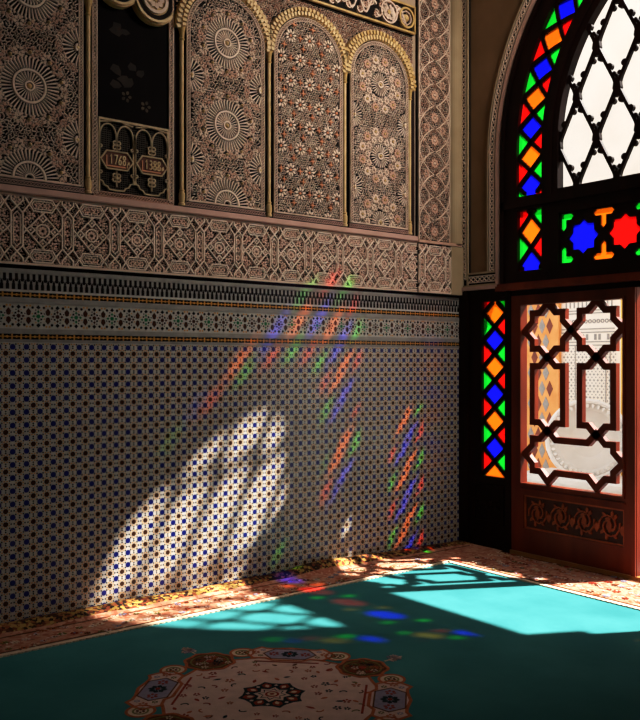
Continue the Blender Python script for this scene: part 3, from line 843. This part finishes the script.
# ---------------------------------------------------------------- arched window joinery
wn = empty('window_2', (0, -AX, 1.95), 'arched wooden window with stained glass border and clear lattice', 'window', kind='structure')
g = MB()
outer = arch_line(RP, 1.870)
def mir(p): return [(2 * AX - u, v) for u, v in p]
hole_border = arch_line(RC0, 2.579) + arch_line(RC1, 2.579)[::-1]
hole_clear = arch_line(RG, 2.589)
low = rect(.563, 2.045, .773, 2.476); row_h = rect(.915, 2.060, 2 * AX - .915, 2.420)
g.plate(outer, [hole_border, hole_clear, low, mir(low), row_h], -.035, .030, 'wood_dark')
g.strip(arch_line(RP - .03, 1.95), .03, .030, .045, 'wood_dark'); g.strip(arch_line(RC1 - .065, 2.56), .05, .030, .044, 'wood_dark')
g.strip([(.42, 2.53), (2 * AX - .42, 2.53)], .06, .030, .045, 'wood_dark')
obj('window_frame', g, map_right, wn)
g = MB(); g.box(.395, 1.908, 2 * AX - .395, 1.945, .030, .075, 'wood_red'); g.box(.395, 1.945, 2 * AX - .395, 1.962, .030, .056, 'wood_red')
obj('transom_moulding', g, map_right, wn)

def lozenge_glass(glass, wood, pos, s0, s1, first, pitch, start_hue, swap=False):
    """stained lozenges between two edges: pos(s, t) maps run and side (-1..1) to the wall"""
    hues = ['glass_orange', 'glass_blue']; side = [('glass_green', 'glass_red'), ('glass_red', 'glass_green')]
    def clipS(p):
        q = clip_rect(p, (s0, -1, s1, 1)); return q
    k0 = int(math.floor((s0 - first) / pitch)) - 1; k1 = int(math.ceil((s1 - first) / pitch)) + 1
    for k in range(k0, k1 + 1):
        s = first + k * pitch; H = pitch / 2
        hue = hues[(k + start_hue) % 2]
        dia = clipS([(s - H, 0), (s - H * .5, -.5), (s, -1), (s + H * .5, -.5), (s + H, 0), (s + H * .5, .5), (s, 1), (s - H * .5, .5)])
        if dia: glass.poly([pos(*p) for p in dia], 0, hue)
        sd = side[(k + start_hue) % 2]
        for e, hu in ((-1, sd[swap]), (1, sd[not swap])):
            tri = clipS([(s, e), (s + H * .5, e * .5), (s + H, 0), (s + H * 1.5, e * .5), (s + 2 * H, e), (s + H, e)])
            if tri: glass.poly([pos(*p) for p in tri], 0, hu)
        for e in (-1, 1):
            # stepped leading along each lozenge edge
            n = 8; path = []
            for i in range(n + 1):
                f = i / n; bul = .06 * math.sin(3 * PI * f) 
                path.append((s - H + 2 * H * f, e * (1 - abs(2 * f - 1)) * 1.0 + e * bul * .0))
            path = [p for p in path if s0 <= p[0] <= s1]
            if len(path) > 1: wood.strip([pos(*p) for p in path], .029, -.014, .014, 'wood_dark', back=True)
            for i in range(1, 8):
                f = i / 8
                sx, tx = s - H + 2 * H * f, e * (1 - abs(2 * f - 1))
                if s0 < sx < s1 and i != 4: 
                    p = pos(sx, tx); wood.prism(rotp(rect(-.0125, -.0125, .0125, .0125), p, 0), -.012, .012, 'wood_dark')

def arch_pos(mirror):
    RM, hw = (RC0 + RC1) / 2, (RC0 - RC1) / 2
    def f(s, tt):
        z = 2.579 + s
        if z <= 2.9: u, v = 2.2 - RM + tt * hw, z
        else:
            a = (z - 2.9) / RM; r = RM - tt * hw; u, v = 2.2 - r * math.cos(a), 2.9 + r * math.sin(a)
        u = min(u, AX)
        return (2 * AX - u, v) if mirror else (u, v)
    return f
S1 = .321 + math.acos((2.2 - AX) / 1.536) * 1.536 + .02
gl, wd = MB(), MB()
for mr in (False, True):
    lozenge_glass(gl, wd, arch_pos(mr), 0, S1, .074, .205, 1)
    lozenge_glass(gl, wd, (lambda s, tt, mr=mr: ((2 * AX - (.668 + tt * .105)) if mr else (.668 + tt * .105), s)), 2.045, 2.476, 2.092, .235, 1, True)
obj('stained_border', gl, map_right, wn); obj('border_leading', wd, map_right, wn)
# row of eight-pointed stars
holes = []; pieces = []
for c, hue in ((1.10, 'glass_blue'), (1.41, 'glass_red'), (1.71, 'glass_red'), (2.02, 'glass_blue')):
    h8 = star((c, 2.240), .118, .092, 8, 0); holes.append(h8); pieces.append((h8, hue))
for s in (1, -1):
    zt = 2.240 + s * .168
    for c, hue in ((1.255, 'glass_orange'), (1.56, 'glass_green'), (1.865, 'glass_orange')):
        T = [(c - .082, zt - s * .022), (c - .062, zt), (c + .062, zt), (c + .082, zt - s * .022), (c + .062, zt - s * .044), (c + .021, zt - s * .044), (c + .021, zt - s * .105), (c, zt - s * .128), (c - .021, zt - s * .105), (c - .021, zt - s * .044), (c - .062, zt - s * .044)]
        holes.append(T); pieces.append((T, hue))
    for e, c in ((1, .925), (-1, 2 * AX - .925)):
        Lp = [(c, zt), (c + e * .080, zt), (c + e * .100, zt - s * .022), (c + e * .080, zt - s * .044), (c + e * .042, zt - s * .044), (c + e * .042, zt - s * .095), (c + e * .021, zt - s * .118), (c, zt - s * .095)]
        holes.append(Lp); pieces.append((Lp, 'glass_green'))
g = MB(); g.plate(rect(.905, 2.050, 2 * AX - .905, 2.430), holes, -.014, .014, 'wood_dark'); obj('star_fretwork', g, map_right, wn)
g = MB()
for p, hue in pieces: g.poly(p, 0, hue)
obj('stained_stars', g, map_right, wn)
# clear lattice with turned knobs
def in_clear(u, v, R=RG + .06):
    uu = u if u <= AX else 2 * AX - u
    if v < 2.55: return False
    return uu > 2.2 - R if v < 2.9 else math.hypot(uu - 2.2, v - 2.9) < R
g = MB(); M = .01
for i in range(-1, 5):
    for j in range(0, 6):
        p0 = (1.2 + .306 * (i - (0 if j % 2 else .5)) , 2.585 + .304 * j)
        for e in (-1, 1):
            p1 = (p0[0] + e * .153, p0[1] + .304)
            path = []
            for q in range(13):
                f = q / 12; sw = .001 * math.sin(2 * PI * f)
                path.append((p0[0] + (p1[0] - p0[0]) * f + sw * e * -.6, p0[1] + (p1[1] - p0[1]) * f + sw * .3))
            path = [p for p in path if in_clear(*p)]
            if len(path) < 2: continue
            g.strip(path, .023, -.012, .012, 'wood_dark', back=True)
            for f, rr in ((.26, .015), (.44, .023), (.68, .020), (.80, .015)):
                c = (p0[0] + (p1[0] - p0[0]) * f + (-.6 * e) * .020 * math.sin(2 * PI * f), p0[1] + (p1[1] - p0[1]) * f)
                c = (c[0] - e * .008 * (1 if f < .5 else -1), c[1])
                if in_clear(*c): g.disc(c, rr, -.014, .014, 'wood_dark', 12)
        if in_clear(*p0):
            g.prism([(p0[0] + x, p0[1] + y) for x, y in ((0, -.075), (.014, -.05), (.030, -.018), (.024, .02), (.034, .05), (.012, .045), (0, .075), (-.012, .045), (-.034, .05), (-.024, .02), (-.030, -.018), (-.014, -.05))], -.016, .016, 'wood_dark')
obj('ogee_lattice', g, map_right, wn)
g = MB(); g.poly(arch_line(RG + .02, 2.57), -.02, 'glass_clear'); obj('clear_pane', g, map_right, wn)

# ---------------------------------------------------------------- side lights
def side_light(name, mr, label):
    f = (lambda p: mir(p)) if mr else (lambda p: p)
    t = empty(name, (0, -(2 * AX - .25) if mr else -.25, 0), label, 'window', kind='structure')
    g = MB(); hl = rect(.226, .541, .444, 1.844); hp = rect(.16, .20, .43, .47)
    g.plate(f(rect(.0, .0, .506, 1.955)), [f(hl)], -.035, .026, 'wood_dark')
    for p in (rect(.0, 0, .10, 1.93), rect(.470, 0, .506, 1.93)): g.prism(f(p), .026, .042, 'wood_dark')
    obj('post_frame', g, map_right, t)
    g = MB(); g.strip(f(hp), .020, .026, .036, 'wood_dark', True)
    for k in range(3):
        c = (.20 + .095 * k, .335)
        flower(g, f([c])[0], .05, 6, .026, .036, 'wood_dark', rot=.5)
    obj('lower_panel', g, map_right, t)
    gl, wd = MB(), MB()
    lozenge_glass(gl, wd, (lambda s, tt: ((2 * AX - (.335 + tt * .109)) if mr else (.335 + tt * .109), s)), .541, 1.844, 1.357, .400 / 2, 0, True)
    obj('stained_lozenges', gl, map_right, t); obj('lozenge_leading', wd, map_right, t)
side_light('window_3', False, 'tall narrow stained glass side light between mosaic wall and door')
side_light('window_4', True, 'tall narrow stained glass side light beyond the open door leaf')

# ---------------------------------------------------------------- door leaves
def map_leaf(origin, ang):
    """leaf frame: u from the hinge, w towards the room, turned about the hinge"""
    ca, sa = math.cos(ang), math.sin(ang)
    def f(u, v, w):
        x, y = -w, -u
        return (origin[0] + x * ca - y * sa, origin[1] + x * sa + y * ca, v)
    return f
def leaf(name, mp, flip, label, origin):
    q = (lambda p: [(.99 - u, v) for u, v in p]) if flip else (lambda p: p)
    O = .512                                    # wall coordinate of the leaf's left edge
    def S(p): return q([(u - O, v) for u, v in p])
    t = empty(name, origin, label, 'door', kind='structure')
    g = MB(); T0, T1 = -.030, .034
    g.plate(S(rect(.512, .035, 1.510, 1.869)), [S(rect(.602, .530, 1.413, 1.800)), S(rect(.622, .205, 1.420, .445))], T0, T1, 'wood_red')
    g.strip(S(rect(.595, .522, 1.420, 1.808)), .014, T1, T1 + .010, 'wood_red', True)
    g.strip(S([(1.492, .035), (1.492, 1.869)]), .030, T1, T1 + .016, 'wood_red'); g.strip(S([(.60, .485), (1.43, .485)]), .012, T1, T1 + .008, 'wood_red')
    obj('leaf_frame', g, mp, t)
    g = MB()
    def cell(u0, v0, u1, v1, tops, bots, lefts, rights, apx, half=.066):
        """rectangle outline with pointed kinks where neighbouring straps cross"""
        p = [(u0, v0)]
        for u in bots: p += [(u - half, v0), (u, v0 - apx), (u + half, v0)]
        p += [(u1, v0)]
        for v in rights: p += [(u1, v - half), (u1 + apx, v), (u1, v + half)]
        p += [(u1, v1)]
        for u in tops[::-1]: p += [(u + half, v1), (u, v1 + apx), (u - half, v1)]
        p += [(u0, v1)]
        for v in lefts[::-1]: p += [(u0, v + half), (u0 - apx, v), (u0, v - half)]
        return p
    c1, c2 = .815, 1.205; hu = .128; ap = .068
    for c in (c1, c2):
        g.strip(S(cell(c - hu, 1.486, c + hu, 1.738, [c], [c], [1.612], [1.612], ap)), .044, -.020, .022, 'wood_red', True, True)
        g.strip(S(cell(c - hu, .968, c + hu, 1.364, [c], [c], [], [], ap)), .044, -.020, .022, 'wood_red', True, True)
    g.strip(S(cell(c1 - hu, .624, c2 + hu, .852, [c1, c2], [c1, c2], [.738], [.738], ap)), .044, -.020, .022, 'wood_red', True, True)
    obj('star_lattice', g, mp, t)
    g = MB(); g.box(*[x for p in (lambda r: [(min(a[0] for a in r), min(a[1] for a in r)), (max(a[0] for a in r), max(a[1] for a in r))])(S(rect(.61, .19, 1.43, .46))) for x in p], -.020, .014, 'wood_carved_shade')
    g.strip(S(rect(.628, .211, 1.414, .439)), .012, .014, .026, 'wood_carved_lit', True)
    for k in range(4):
        c = (.735 + .19 * k, .325)
        for e in (-1, 1):
            sp = [(c[0] + e * (.012 + .0058 * i) * math.cos(.55 * i) , c[1] + (.010 + .0066 * i) * math.sin(.55 * i) * e) for i in range(13)]
            g.strip(S(sp), .009, .014, .026, 'wood_carved_lit')
            for a in (.7, 2.0, 3.6, 5.2):
                g.prism(S(rotp(petal(.045, .022), (c[0] + e * .045 * math.cos(a), c[1] + .06 * math.sin(a)), a + e * .5)), .014, .023, 'wood_carved_lit')
        g.prism(S(rotp(petal(.07, .035), (c[0] + .095, .27), PI / 2)), .014, .024, 'wood_carved_lit')
        g.prism(S([(c[0], c[1] - .05), (c[0] + .02, c[1]), (c[0], c[1] + .05), (c[0] - .02, c[1])]), .014, .025, 'wood_carved_lit')
    obj('lower_panel', g, mp, t)
    return t
leaf('door_1', map_leaf((0, -.512), 0), False, 'closed dark red wooden door leaf with star lattice and carved lower panel', (0, -.512, .035))
leaf('door_2', map_leaf((-.03, -(2 * AX - .512)), -math.radians(94)), False, 'open wooden door leaf swung into the room, out of the frame', (-.03, -(2 * AX - .512), .035))
b = MB(); b.box(.506, 0, 2 * AX - .506, .034, -.10, .045, 'wood_threshold_lit')
tag(obj('trim_4', b, map_right), 'wooden threshold under the door, golden light painted into its colour', 'threshold', kind='structure')

# ================================================================== CARPET
FX, FY = -.600, -.425
cp = empty('carpet', (-2.9, -1.6, 0), 'green wool carpet with floral border and cream medallion covering the floor', 'carpet')
g = MB()
g.prism(rect(-6.5, -5.9, FX, FY), .001, .010, 'wool_green')
obj('field', g, map_floor, cp)
# borders as gently uneven sheets
def sheet(b, us, prof, fn, mat):
    """prof: list of across values; fn(u, k) -> (x, y, z)"""
    k0 = len(b.v); n = len(prof)
    for u in us:
        for k in range(n): b.v.append(fn(u, k))
    for i in range(len(us) - 1):
        for k in range(n - 1):
            a = k0 + i * n + k; b.f.append((a, a + n, a + n + 1, a + 1)); b.m.append(mat(k, us[i]))
prof = [(-.430, .010), (-.36, .013), (-.28, .013), (-.20, .014), (-.150, .016), (-.125, .024), (-.10, .036), (-.075, .044), (-.045, .046), (-.018, .040), (-.011, .020)]
us = [XL - 2 + .045 * i for i in range(int((6.3) / .045))] + [-.03]
def wallborder(u, k):
    y, z = prof[k]
    amp = max(0, min(1, (k - 2) / 4))
    nz = mnoise.noise(Vector((u * 3.1, y * 9, .3))); n2 = mnoise.noise(Vector((u * 9, y * 20, 2.2)))
    hump = math.exp(-((u + 1.45) / .22) ** 2) * .040 + math.exp(-((u + 1.02) / .14) ** 2) * .020
    fade = 1 if u < -.75 else max(0, (-.05 - u) / .7)
    zz = z + amp * (nz * .010 + n2 * .006 + hump * max(0, 1 - abs(k - 7) / 4)) * (z > .013)
    zz = .012 + (zz - .012) * (.35 + .65 * fade) if z > .013 else zz
    yy = y + (nz * .012 + n2 * .006) * (0 < k < 9) * min(1, k / 4)
    return (u, min(yy, -.0108), max(zz, .0105 + .001 * (k > 0)))
g = MB(); sheet(g, us, prof, wallborder, lambda k, u: 'wool_border' if k < 5 else 'wool_roll')
obj('wall_border', g, map_floor, cp, True)
prof2 = [(-.605, .010), (-.52, .013), (-.40, .014), (-.28, .013), (-.16, .014), (-.070, .013), (-.058, .004)]
vs2 = [-5.9 + .06 * i for i in range(int(5.46 / .06) + 1)] + [-.42]
g = MB(); sheet(g, vs2, prof2, lambda v, k: (prof2[k][0], v, prof2[k][1] + (.003 * mnoise.noise(Vector((prof2[k][0] * 5, v * 4, 1))) if 0 < k < 6 else 0)), lambda k, u: 'wool_border')
for i, fc in enumerate(g.f): g.f[i] = fc[::-1]
obj('door_border', g, map_floor, cp, True)
# scalloped cream edging between field and border
g = MB()
n = int((-FX - XL - .6 + 1.2) / .032)
for i in range(150):
    u = FX - i * .034
    if u < XL - .8: break
    g.disc((u, FY - .006), .020, .010, .0165, 'wool_pale', 10, .013)
for i in range(160):
    v = FY - i * .034
    if v < -5.8: break
    g.disc((FX - .006, v), .013, .010, .0165, 'wool_pale', 10, .020)
g.strip([(XL - .8, FY + .012), (FX + .012, FY + .012), (FX + .012, -5.8)], .016, .010, .0162, 'wool_pale')
g.strip([(XL - .8, FY + .032), (FX + .032, FY + .032), (FX + .032, -5.8)], .009, .010, .0166, 'wool_brown')
obj('scalloped_edging', g, map_floor, cp)
# little flowers and leaves woven into the borders
g = MB(); r = random.Random(17)
cols = ['wool_red', 'wool_brown', 'wool_rust', 'wool_olive', 'wool_pale', 'wool_blue', 'wool_rust', 'wool_pale', 'wool_pale', 'wool_cream', 'wool_cream']
for i in range(64):
    u = -4.2 + i * .056
    for y in (-.345, -.225):
        c = (u + r.uniform(-.012, .012), y + .045 * math.sin(i * .9) + r.uniform(-.01, .01))
        m = r.choice(cols); flower(g, c, r.uniform(.014, .026), 6, .0150, .0170, m, rot=r.random(), mid=r.choice(cols))
        for _ in range(2):
            p = (c[0] + r.uniform(-.04, .04), c[1] + r.uniform(-.04, .04)); g.poly(rotp(petal(.028, .012), p, r.random() * 6.3), .0172, r.choice(cols))
for i in range(70):
    v = -.48 - i * .056
    for x in (-.50, -.36, -.23, -.12):
        c = (x + .03 * math.sin(i * .9) + r.uniform(-.01, .01), v + r.uniform(-.012, .012))
        m = r.choice(cols); flower(g, c, r.uniform(.014, .028), 6, .0155, .0178, m, rot=r.random(), mid=r.choice(cols))
        p = (c[0] + r.uniform(-.04, .04), c[1] + r.uniform(-.04, .04)); g.poly(rotp(petal(.03, .012), p, r.random() * 6.3), .0180, r.choice(cols))
for x in (-.565, -.035 - .05): g.strip([(x, -.45), (x, -5.8)], .010, .0150, .0172, 'wool_brown')
g.strip([(XL, -.170), (-.1, -.170)], .010, .0150, .0170, 'wool_brown')
obj('border_flowers', g, map_floor, cp)

# ---- medallion
MC = (-2.916, -1.594)
md = bpy.data.objects.new('medallion', None); COL.objects.link(md); md.parent = cp; md.location = (MC[0] + 2.9, MC[1] + 1.6, .010)
md['label'] = 'cream scalloped medallion woven into the green field'
def pol(r, deg): return (MC[0] + r * math.cos(math.radians(deg)), MC[1] + r * math.sin(math.radians(deg)))
Z0 = .0102
g = MB()
def blob(b, pts, z, grow, m1, m2, wd=.014):
    b.poly(pts, z, m1); b.strip(pts, wd, z - .0004, z + .0006, m2, True)
base = []
for k in range(72):
    a = 5 * k; rr = .462 + .012 * math.cos(math.radians(a * 8))
    base.append(pol(rr, a))
blob(g, base, Z0, 0, 'wool_cream', 'wool_rust')
obj('medallion_ground', g, map_floor, md)
for k in range(4):
    g = MB(); a0 = 90 * k; c = pol(.500, a0)
    lobe = [(c[0] + .112 * (1 + .05 * math.cos(8 * q)) * math.cos(q), c[1] + .112 * (1 + .05 * math.cos(8 * q)) * math.sin(q)) for q in (2 * PI * i / 40 for i in range(40))]
    blob(g, lobe, Z0 + .0008, 0, 'wool_brown', 'wool_rust')
    g.strip([(c[0] + .086 * math.cos(q), c[1] + .086 * math.sin(q)) for q in (2 * PI * i / 30 for i in range(30))], .008, Z0 + .0008, Z0 + .0016, 'wool_olive', True)
    rr = random.Random(50 + k)
    for i in range(26):
        p = (c[0] + rr.uniform(-.065, .065), c[1] + rr.uniform(-.065, .065))
        flower(g, p, rr.uniform(.010, .020), 5, Z0 + .001, Z0 + .0018, rr.choice(['wool_red', 'wool_olive', 'wool_cream', 'wool_dark', 'wool_rust', 'wool_pale']), rot=rr.random())
    g.disc(c, .018, Z0 + .001, Z0 + .002, 'wool_red', 12)
    obj('brown_lobe', g, map_floor, md)
    for e in (-1, 1):
        g = MB(); c = pol(.540, a0 + e * 20)
        ci = [(c[0] + .056 * math.cos(q), c[1] + .056 * math.sin(q)) for q in (2 * PI * i / 26 for i in range(26))]
        blob(g, ci, Z0 + .0010, 0, 'wool_pale', 'wool_rust', .012)
        g.ring(c, .026, .034, Z0 + .001, Z0 + .0018, 'wool_olive', 18); flower(g, c, .022, 6, Z0 + .001, Z0 + .002, 'wool_brown')
        obj('roundel', g, map_floor, md)
    g = MB(); am = math.radians(a0 + 45)
    def T(r, s): return (MC[0] + r * math.cos(am) - s * math.sin(am), MC[1] + r * math.sin(am) + s * math.cos(am))
    hf = [(.405, 0), (.405, .070), (.430, .105), (.425, .165), (.455, .185), (.490, .215), (.530, .190), (.575, .150), (.560, .120), (.560, .085), (.575, .0)]
    cart = hf + [(q, -s) for q, s in hf[-2:0:-1]]
    blob(g, [T(*p) for p in cart], Z0 + .0012, 0, 'wool_cream', 'wool_rust')
    box = [(.425, -.080), (.425, .080), (.490, .125), (.555, .080), (.555, -.080), (.490, -.125)]
    blob(g, [T(*p) for p in box], Z0 + .0016, 0, 'wool_blue', 'wool_brown', .007)
    flower(g, T(.49, 0), .042, 8, Z0 + .0016, Z0 + .0024, 'wool_dark', mid='wool_red')
    for s in (-1, 1):
        flower(g, T(.49, s * .075), .026, 6, Z0 + .0016, Z0 + .0024, 'wool_red')
        flower(g, T(.50, s * .165), .022, 6, Z0 + .0016, Z0 + .0024, 'wool_rust'); flower(g, T(.46, s * .135), .014, 6, Z0 + .0016, Z0 + .0024, 'wool_olive')
        flower(g, T(.535, s * .135), .014, 6, Z0 + .0016, Z0 + .0024, 'wool_blue')
    g.strip([T(.385, -.15), T(.385, .15)], .010, Z0, Z0 + .0014, 'wool_red')
    obj('cartouche', g, map_floor, md)
g = MB()
for k in range(8):
    a = 45 * k + 22.5; am = math.radians(a); c = pol(.098, a)
    pt = [(.012, 0), (.035, -.040), (.055, -.030), (.068, -.052), (.080, -.026), (.105, 0), (.080, .026), (.068, .052), (.055, .030), (.035, .040)]
    g.poly(rotp([(x * .95 + .045, y) for x, y in pt], MC, am), Z0 + .0006, 'wool_dark')
    g.poly(rotp(petal(.055, .045), pol(.070, a), am), Z0 + .0012, 'wool_red'); g.poly(rotp(petal(.030, .020), pol(.078, a), am), Z0 + .0016, 'wool_pale')
g.poly(star(MC, .062, .040, 8), Z0 + .0018, 'wool_dark'); g.poly(star(MC, .052, .036, 8), Z0 + .0021, 'wool_cream')
g.disc(MC, .030, Z0, Z0 + .0024, 'wool_red', 16); g.disc(MC, .020, Z0, Z0 + .0028, 'wool_pale', 14); g.disc(MC, .010, Z0, Z0 + .0032, 'wool_red', 10)
obj('central_flower', g, map_floor, md)
g = MB(); r = random.Random(23)
for ring_r, n, col in ((.205, 16, 'wool_red'), (.255, 16, 'wool_dark'), (.305, 24, 'wool_rust'), (.355, 24, 'wool_brown'), (.405, 24, 'wool_olive')):
    for k in range(n):
        a = 360 / n * (k + .5) + r.uniform(-5, 5); p = pol(ring_r + r.uniform(-.02, .02), a); m = r.choice([col, 'wool_red', 'wool_dark', 'wool_rust'])
        q = r.random()
        if q < .4: flower(g, p, r.uniform(.012, .022), 5, Z0, Z0 + .0012, m, rot=r.random() * 6)
        elif q < .75: g.poly(rotp(petal(r.uniform(.03, .05), .018), p, r.random() * 6.3), Z0 + .0010, m)
        else:
            a2 = r.random() * 6.3
            g.strip([(p[0] + .03 * s / 6 * math.cos(a2 + s * .3), p[1] + .03 * s / 6 * math.sin(a2 + s * .3)) for s in range(7)], .006, Z0, Z0 + .0010, m)
obj('scattered_blossoms', g, map_floor, md)
for k in range(4):
    g = MB(); c = pol(.695, 90 * k); am = math.radians(90 * k)
    for q in range(9):
        p = (c[0] + r.uniform(-.028, .028), c[1] + r.uniform(-.028, .028)); flower(g, p, .020, 6, .010, .0115, 'wool_cream' if q % 3 else 'wool_blue', rot=q)
    g.strip([(c[0] - .06 * math.cos(am), c[1] - .06 * math.sin(am)), (c[0] + .05 * math.cos(am), c[1] + .05 * math.sin(am))], .008, .010, .0112, 'wool_pale')
    obj('finial_spray', g, map_floor, md)

# ================================================================== COURTYARD
b = MB(); b.prism(rect(.04, -9, 9, 6), -.2, -.001, 'court_paving')
tag(obj('courtyard_floor', b, map_floor), 'pale sunlit courtyard paving beyond the door', 'floor', kind='structure')
b = MB(); b.box(5.4, -9, 5.7, 6, 0, 6.4, 'court_cream')
m5 = map_court(5.4); f = MB()
tag(obj('courtyard_wall', b, map_floor), 'pale shaded courtyard wall seen through the clear lattice', 'wall', kind='structure')
XC = 2.8; mc = map_court(XC)
t = empty('tiled_niche_wall', (XC, .8, 0), 'cream and grey tiled wall panel seen through the door lattice', 'tilework')
g = MB(); g.box(-3.2, 0, .6, 2.55, -.20, 0, 'court_cream'); obj('wall_block', g, mc, t)
g = MB(); U0, U1 = -1.10, -.462
for k in range(14):
    for j in range(24):
        u, v = U0 + .03 + k * .046, .12 + j * .060
        g.poly(star((u, v), .017, .008, 4), .003, 'court_grey'); g.poly(reg((u + .023, v + .03), .008, 6), .003, 'court_grey')
for z in (1.565, 1.60, 1.70, 1.735, 1.90, 1.93): g.strip([(U0, z), (U1, z)], .010, 0, .006, 'court_grey')
for k in range(12):
    u = U0 + .05 + k * .05
    g.poly(rect(u, 1.62, u + .03, 1.68), .003, 'court_grey') if k % 3 else None
    g.ring((u, 1.815), .012, .022, 0, .005, 'court_grey', 10)
    g.poly(rect(u, 1.96, u + .016, 2.02), .003, 'court_grey')
for u in (U1 - .05, U1 - .10, -.93): g.strip([(u, .1), (u, 1.56)], .010, 0, .005, 'court_grey')
obj('tile_pattern', g, mc, t)
t = empty('lattice_shutter', (XC, 1.4, 0), 'orange wooden shutter with painted lozenges in the courtyard', 'shutter')
g = MB(); g.box(-1.85, 0, -1.105, 2.3, .004, .05, 'court_orange'); g.box(-1.85, 0, -1.80, 2.3, .05, .07, 'court_amber'); g.box(-1.62, 0, -1.56, 2.3, .05, .075, 'court_amber')
obj('shutter_board', g, mc, t)
g = MB()
for j in range(12):
    for k in range(3):
        c = (-1.47 + .10 * k + (.05 if j % 2 else 0), .25 + j * .17)
        if c[0] > -1.22: continue
        g.prism([(c[0], c[1] - .085), (c[0] + .042, c[1]), (c[0], c[1] + .085), (c[0] - .042, c[1])], .05, .054, 'court_dark' if (j + k) % 2 else 'court_grey')
obj('painted_lozenges', g, mc, t)
t = empty('amber_post', (2.46, 0, 0), 'amber wooden post in the courtyard, behind the right edge of the door lattice', 'post')
g = MB(); g.box(-.14, 0, .16, 2.3, .28, .40, 'court_amber'); g.box(-.15, 2.12, .17, 2.2, .27, .41, 'court_orange'); obj('post_shaft', g, mc, t)
g = MB(); g.box(-.17, 0, .19, .12, .26, .42, 'court_amber'); obj('post_foot', g, mc, t)
# round stone basin dish leaning on its block
t = empty('marble_basin', (2.0, .24, 0), 'round carved white marble dish on a plinth outside the door', 'fountain')
dirv = Vector((C0 := -.86, -.50, .12)).normalized(); upv = Vector((0, 0, 1)); rv = upv.cross(dirv).normalized(); uv = dirv.cross(rv)
ctr = Vector((2.0, .24, .66))
def map_dish(u, v, w):
    p = ctr + rv * u + uv * v + dirv * w
    return (p.x, p.y, p.z)
g = MB()
pr = [(.0, -.13), (.16, -.115), (.28, -.07), (.335, -.015), (.345, .02), (.365, .03), (.385, .02), (.39, -.02), (.30, -.14), (.0, -.22)]
n = 44
for (r0, w0), (r1, w1) in zip(pr, pr[1:]):
    for i in range(n):
        a, c = 2 * PI * i / n, 2 * PI * (i + 1) / n
        q = [(r0 * math.cos(a), r0 * math.sin(a), w0), (r1 * math.cos(a), r1 * math.sin(a), w1), (r1 * math.cos(c), r1 * math.sin(c), w1), (r0 * math.cos(c), r0 * math.sin(c), w0)]
        g.face(q if r0 else q[1:], 'marble_white')
obj('dish', g, map_dish, t, True)
g = MB()
for i in range(40):
    a = 2 * PI * i / 40
    g.prism(rotp([(.300, -.008), (.335, -.014), (.340, 0), (.335, .014), (.300, .008)], (0, 0), a), -.03, .022, 'marble_white')
obj('rim_flutes', g, map_dish, t)
g = MB(); g.box(1.70, -.35, 2.30, .85, 0, .27, 'marble_white'); obj('plinth', g, map_floor, t)
g = MB(); g.box(1.66, -.38, 2.33, .88, .27, .31, 'marble_white'); obj('plinth_slab', g, map_floor, t)
# ================================================================== LIGHT
sd = Vector((-1.86, 1.0, -2.33)).normalized()
sl = bpy.data.lights.new('sun', 'SUN'); sl.energy = 17.0; sl.angle = math.radians(1.1); sl.color = (1.0, .96, .90)
so = bpy.data.objects.new('sun', sl); COL.objects.link(so); so.rotation_euler = sd.to_track_quat('-Z', 'Y').to_euler(); so.location = (6, -4, 8)
wd_ = bpy.data.worlds.new('sky'); SC.world = wd_; wd_.use_nodes = True
bg = wd_.node_tree.nodes['Background']; bg.inputs['Color'].default_value = (.86, .92, 1.0, 1); bg.inputs['Strength'].default_value = 1.4
def alight(name, loc, tgt, sx, sy, e, col):
    l = bpy.data.lights.new(name, 'AREA'); l.shape = 'RECTANGLE'; l.size = sx; l.size_y = sy; l.energy = e; l.color = col
    o = bpy.data.objects.new(name, l); COL.objects.link(o); o.location = loc
    o.rotation_euler = (Vector(tgt) - Vector(loc)).to_track_quat('-Z', 'Y').to_euler()
    return o
alight('fill_light', (-.65, -2.3, 4.45), (-1.3, 0, 2.75), .8, .8, 25, (1.0, .90, .80)).data.spread = math.radians(110)  # added fill lamp aimed at the carved wall, no real fitting

# ================================================================== CAMERA
cd = bpy.data.cameras.new('camera'); cam = bpy.data.objects.new('camera', cd); COL.objects.link(cam)
cam.location = (-4.978, -4.516, 1.4)
cam.rotation_euler = Vector((.6213, .7836, 0)).to_track_quat('-Z', 'Y').to_euler()
cd.sensor_fit = 'HORIZONTAL'; cd.sensor_width = 36; cd.lens = 857 / 640 * 36
cd.shift_y = 1 / 640
cd.clip_start = .05
SC.camera = cam
SC.view_settings.view_transform = 'Standard'
SC.view_settings.look = 'None'
SC.view_settings.exposure = 0.0
SC.view_settings.use_curve_mapping = True
cm = SC.view_settings.curve_mapping; cc = cm.curves[3]
for px, py in ((.10, .075), (.30, .30), (.60, .66)): cc.points.new(px, py)
cm.update()
SC.cycles.max_bounces = 10; SC.cycles.diffuse_bounces = 6; SC.cycles.transparent_max_bounces = 16
SC.cycles.use_denoising = True
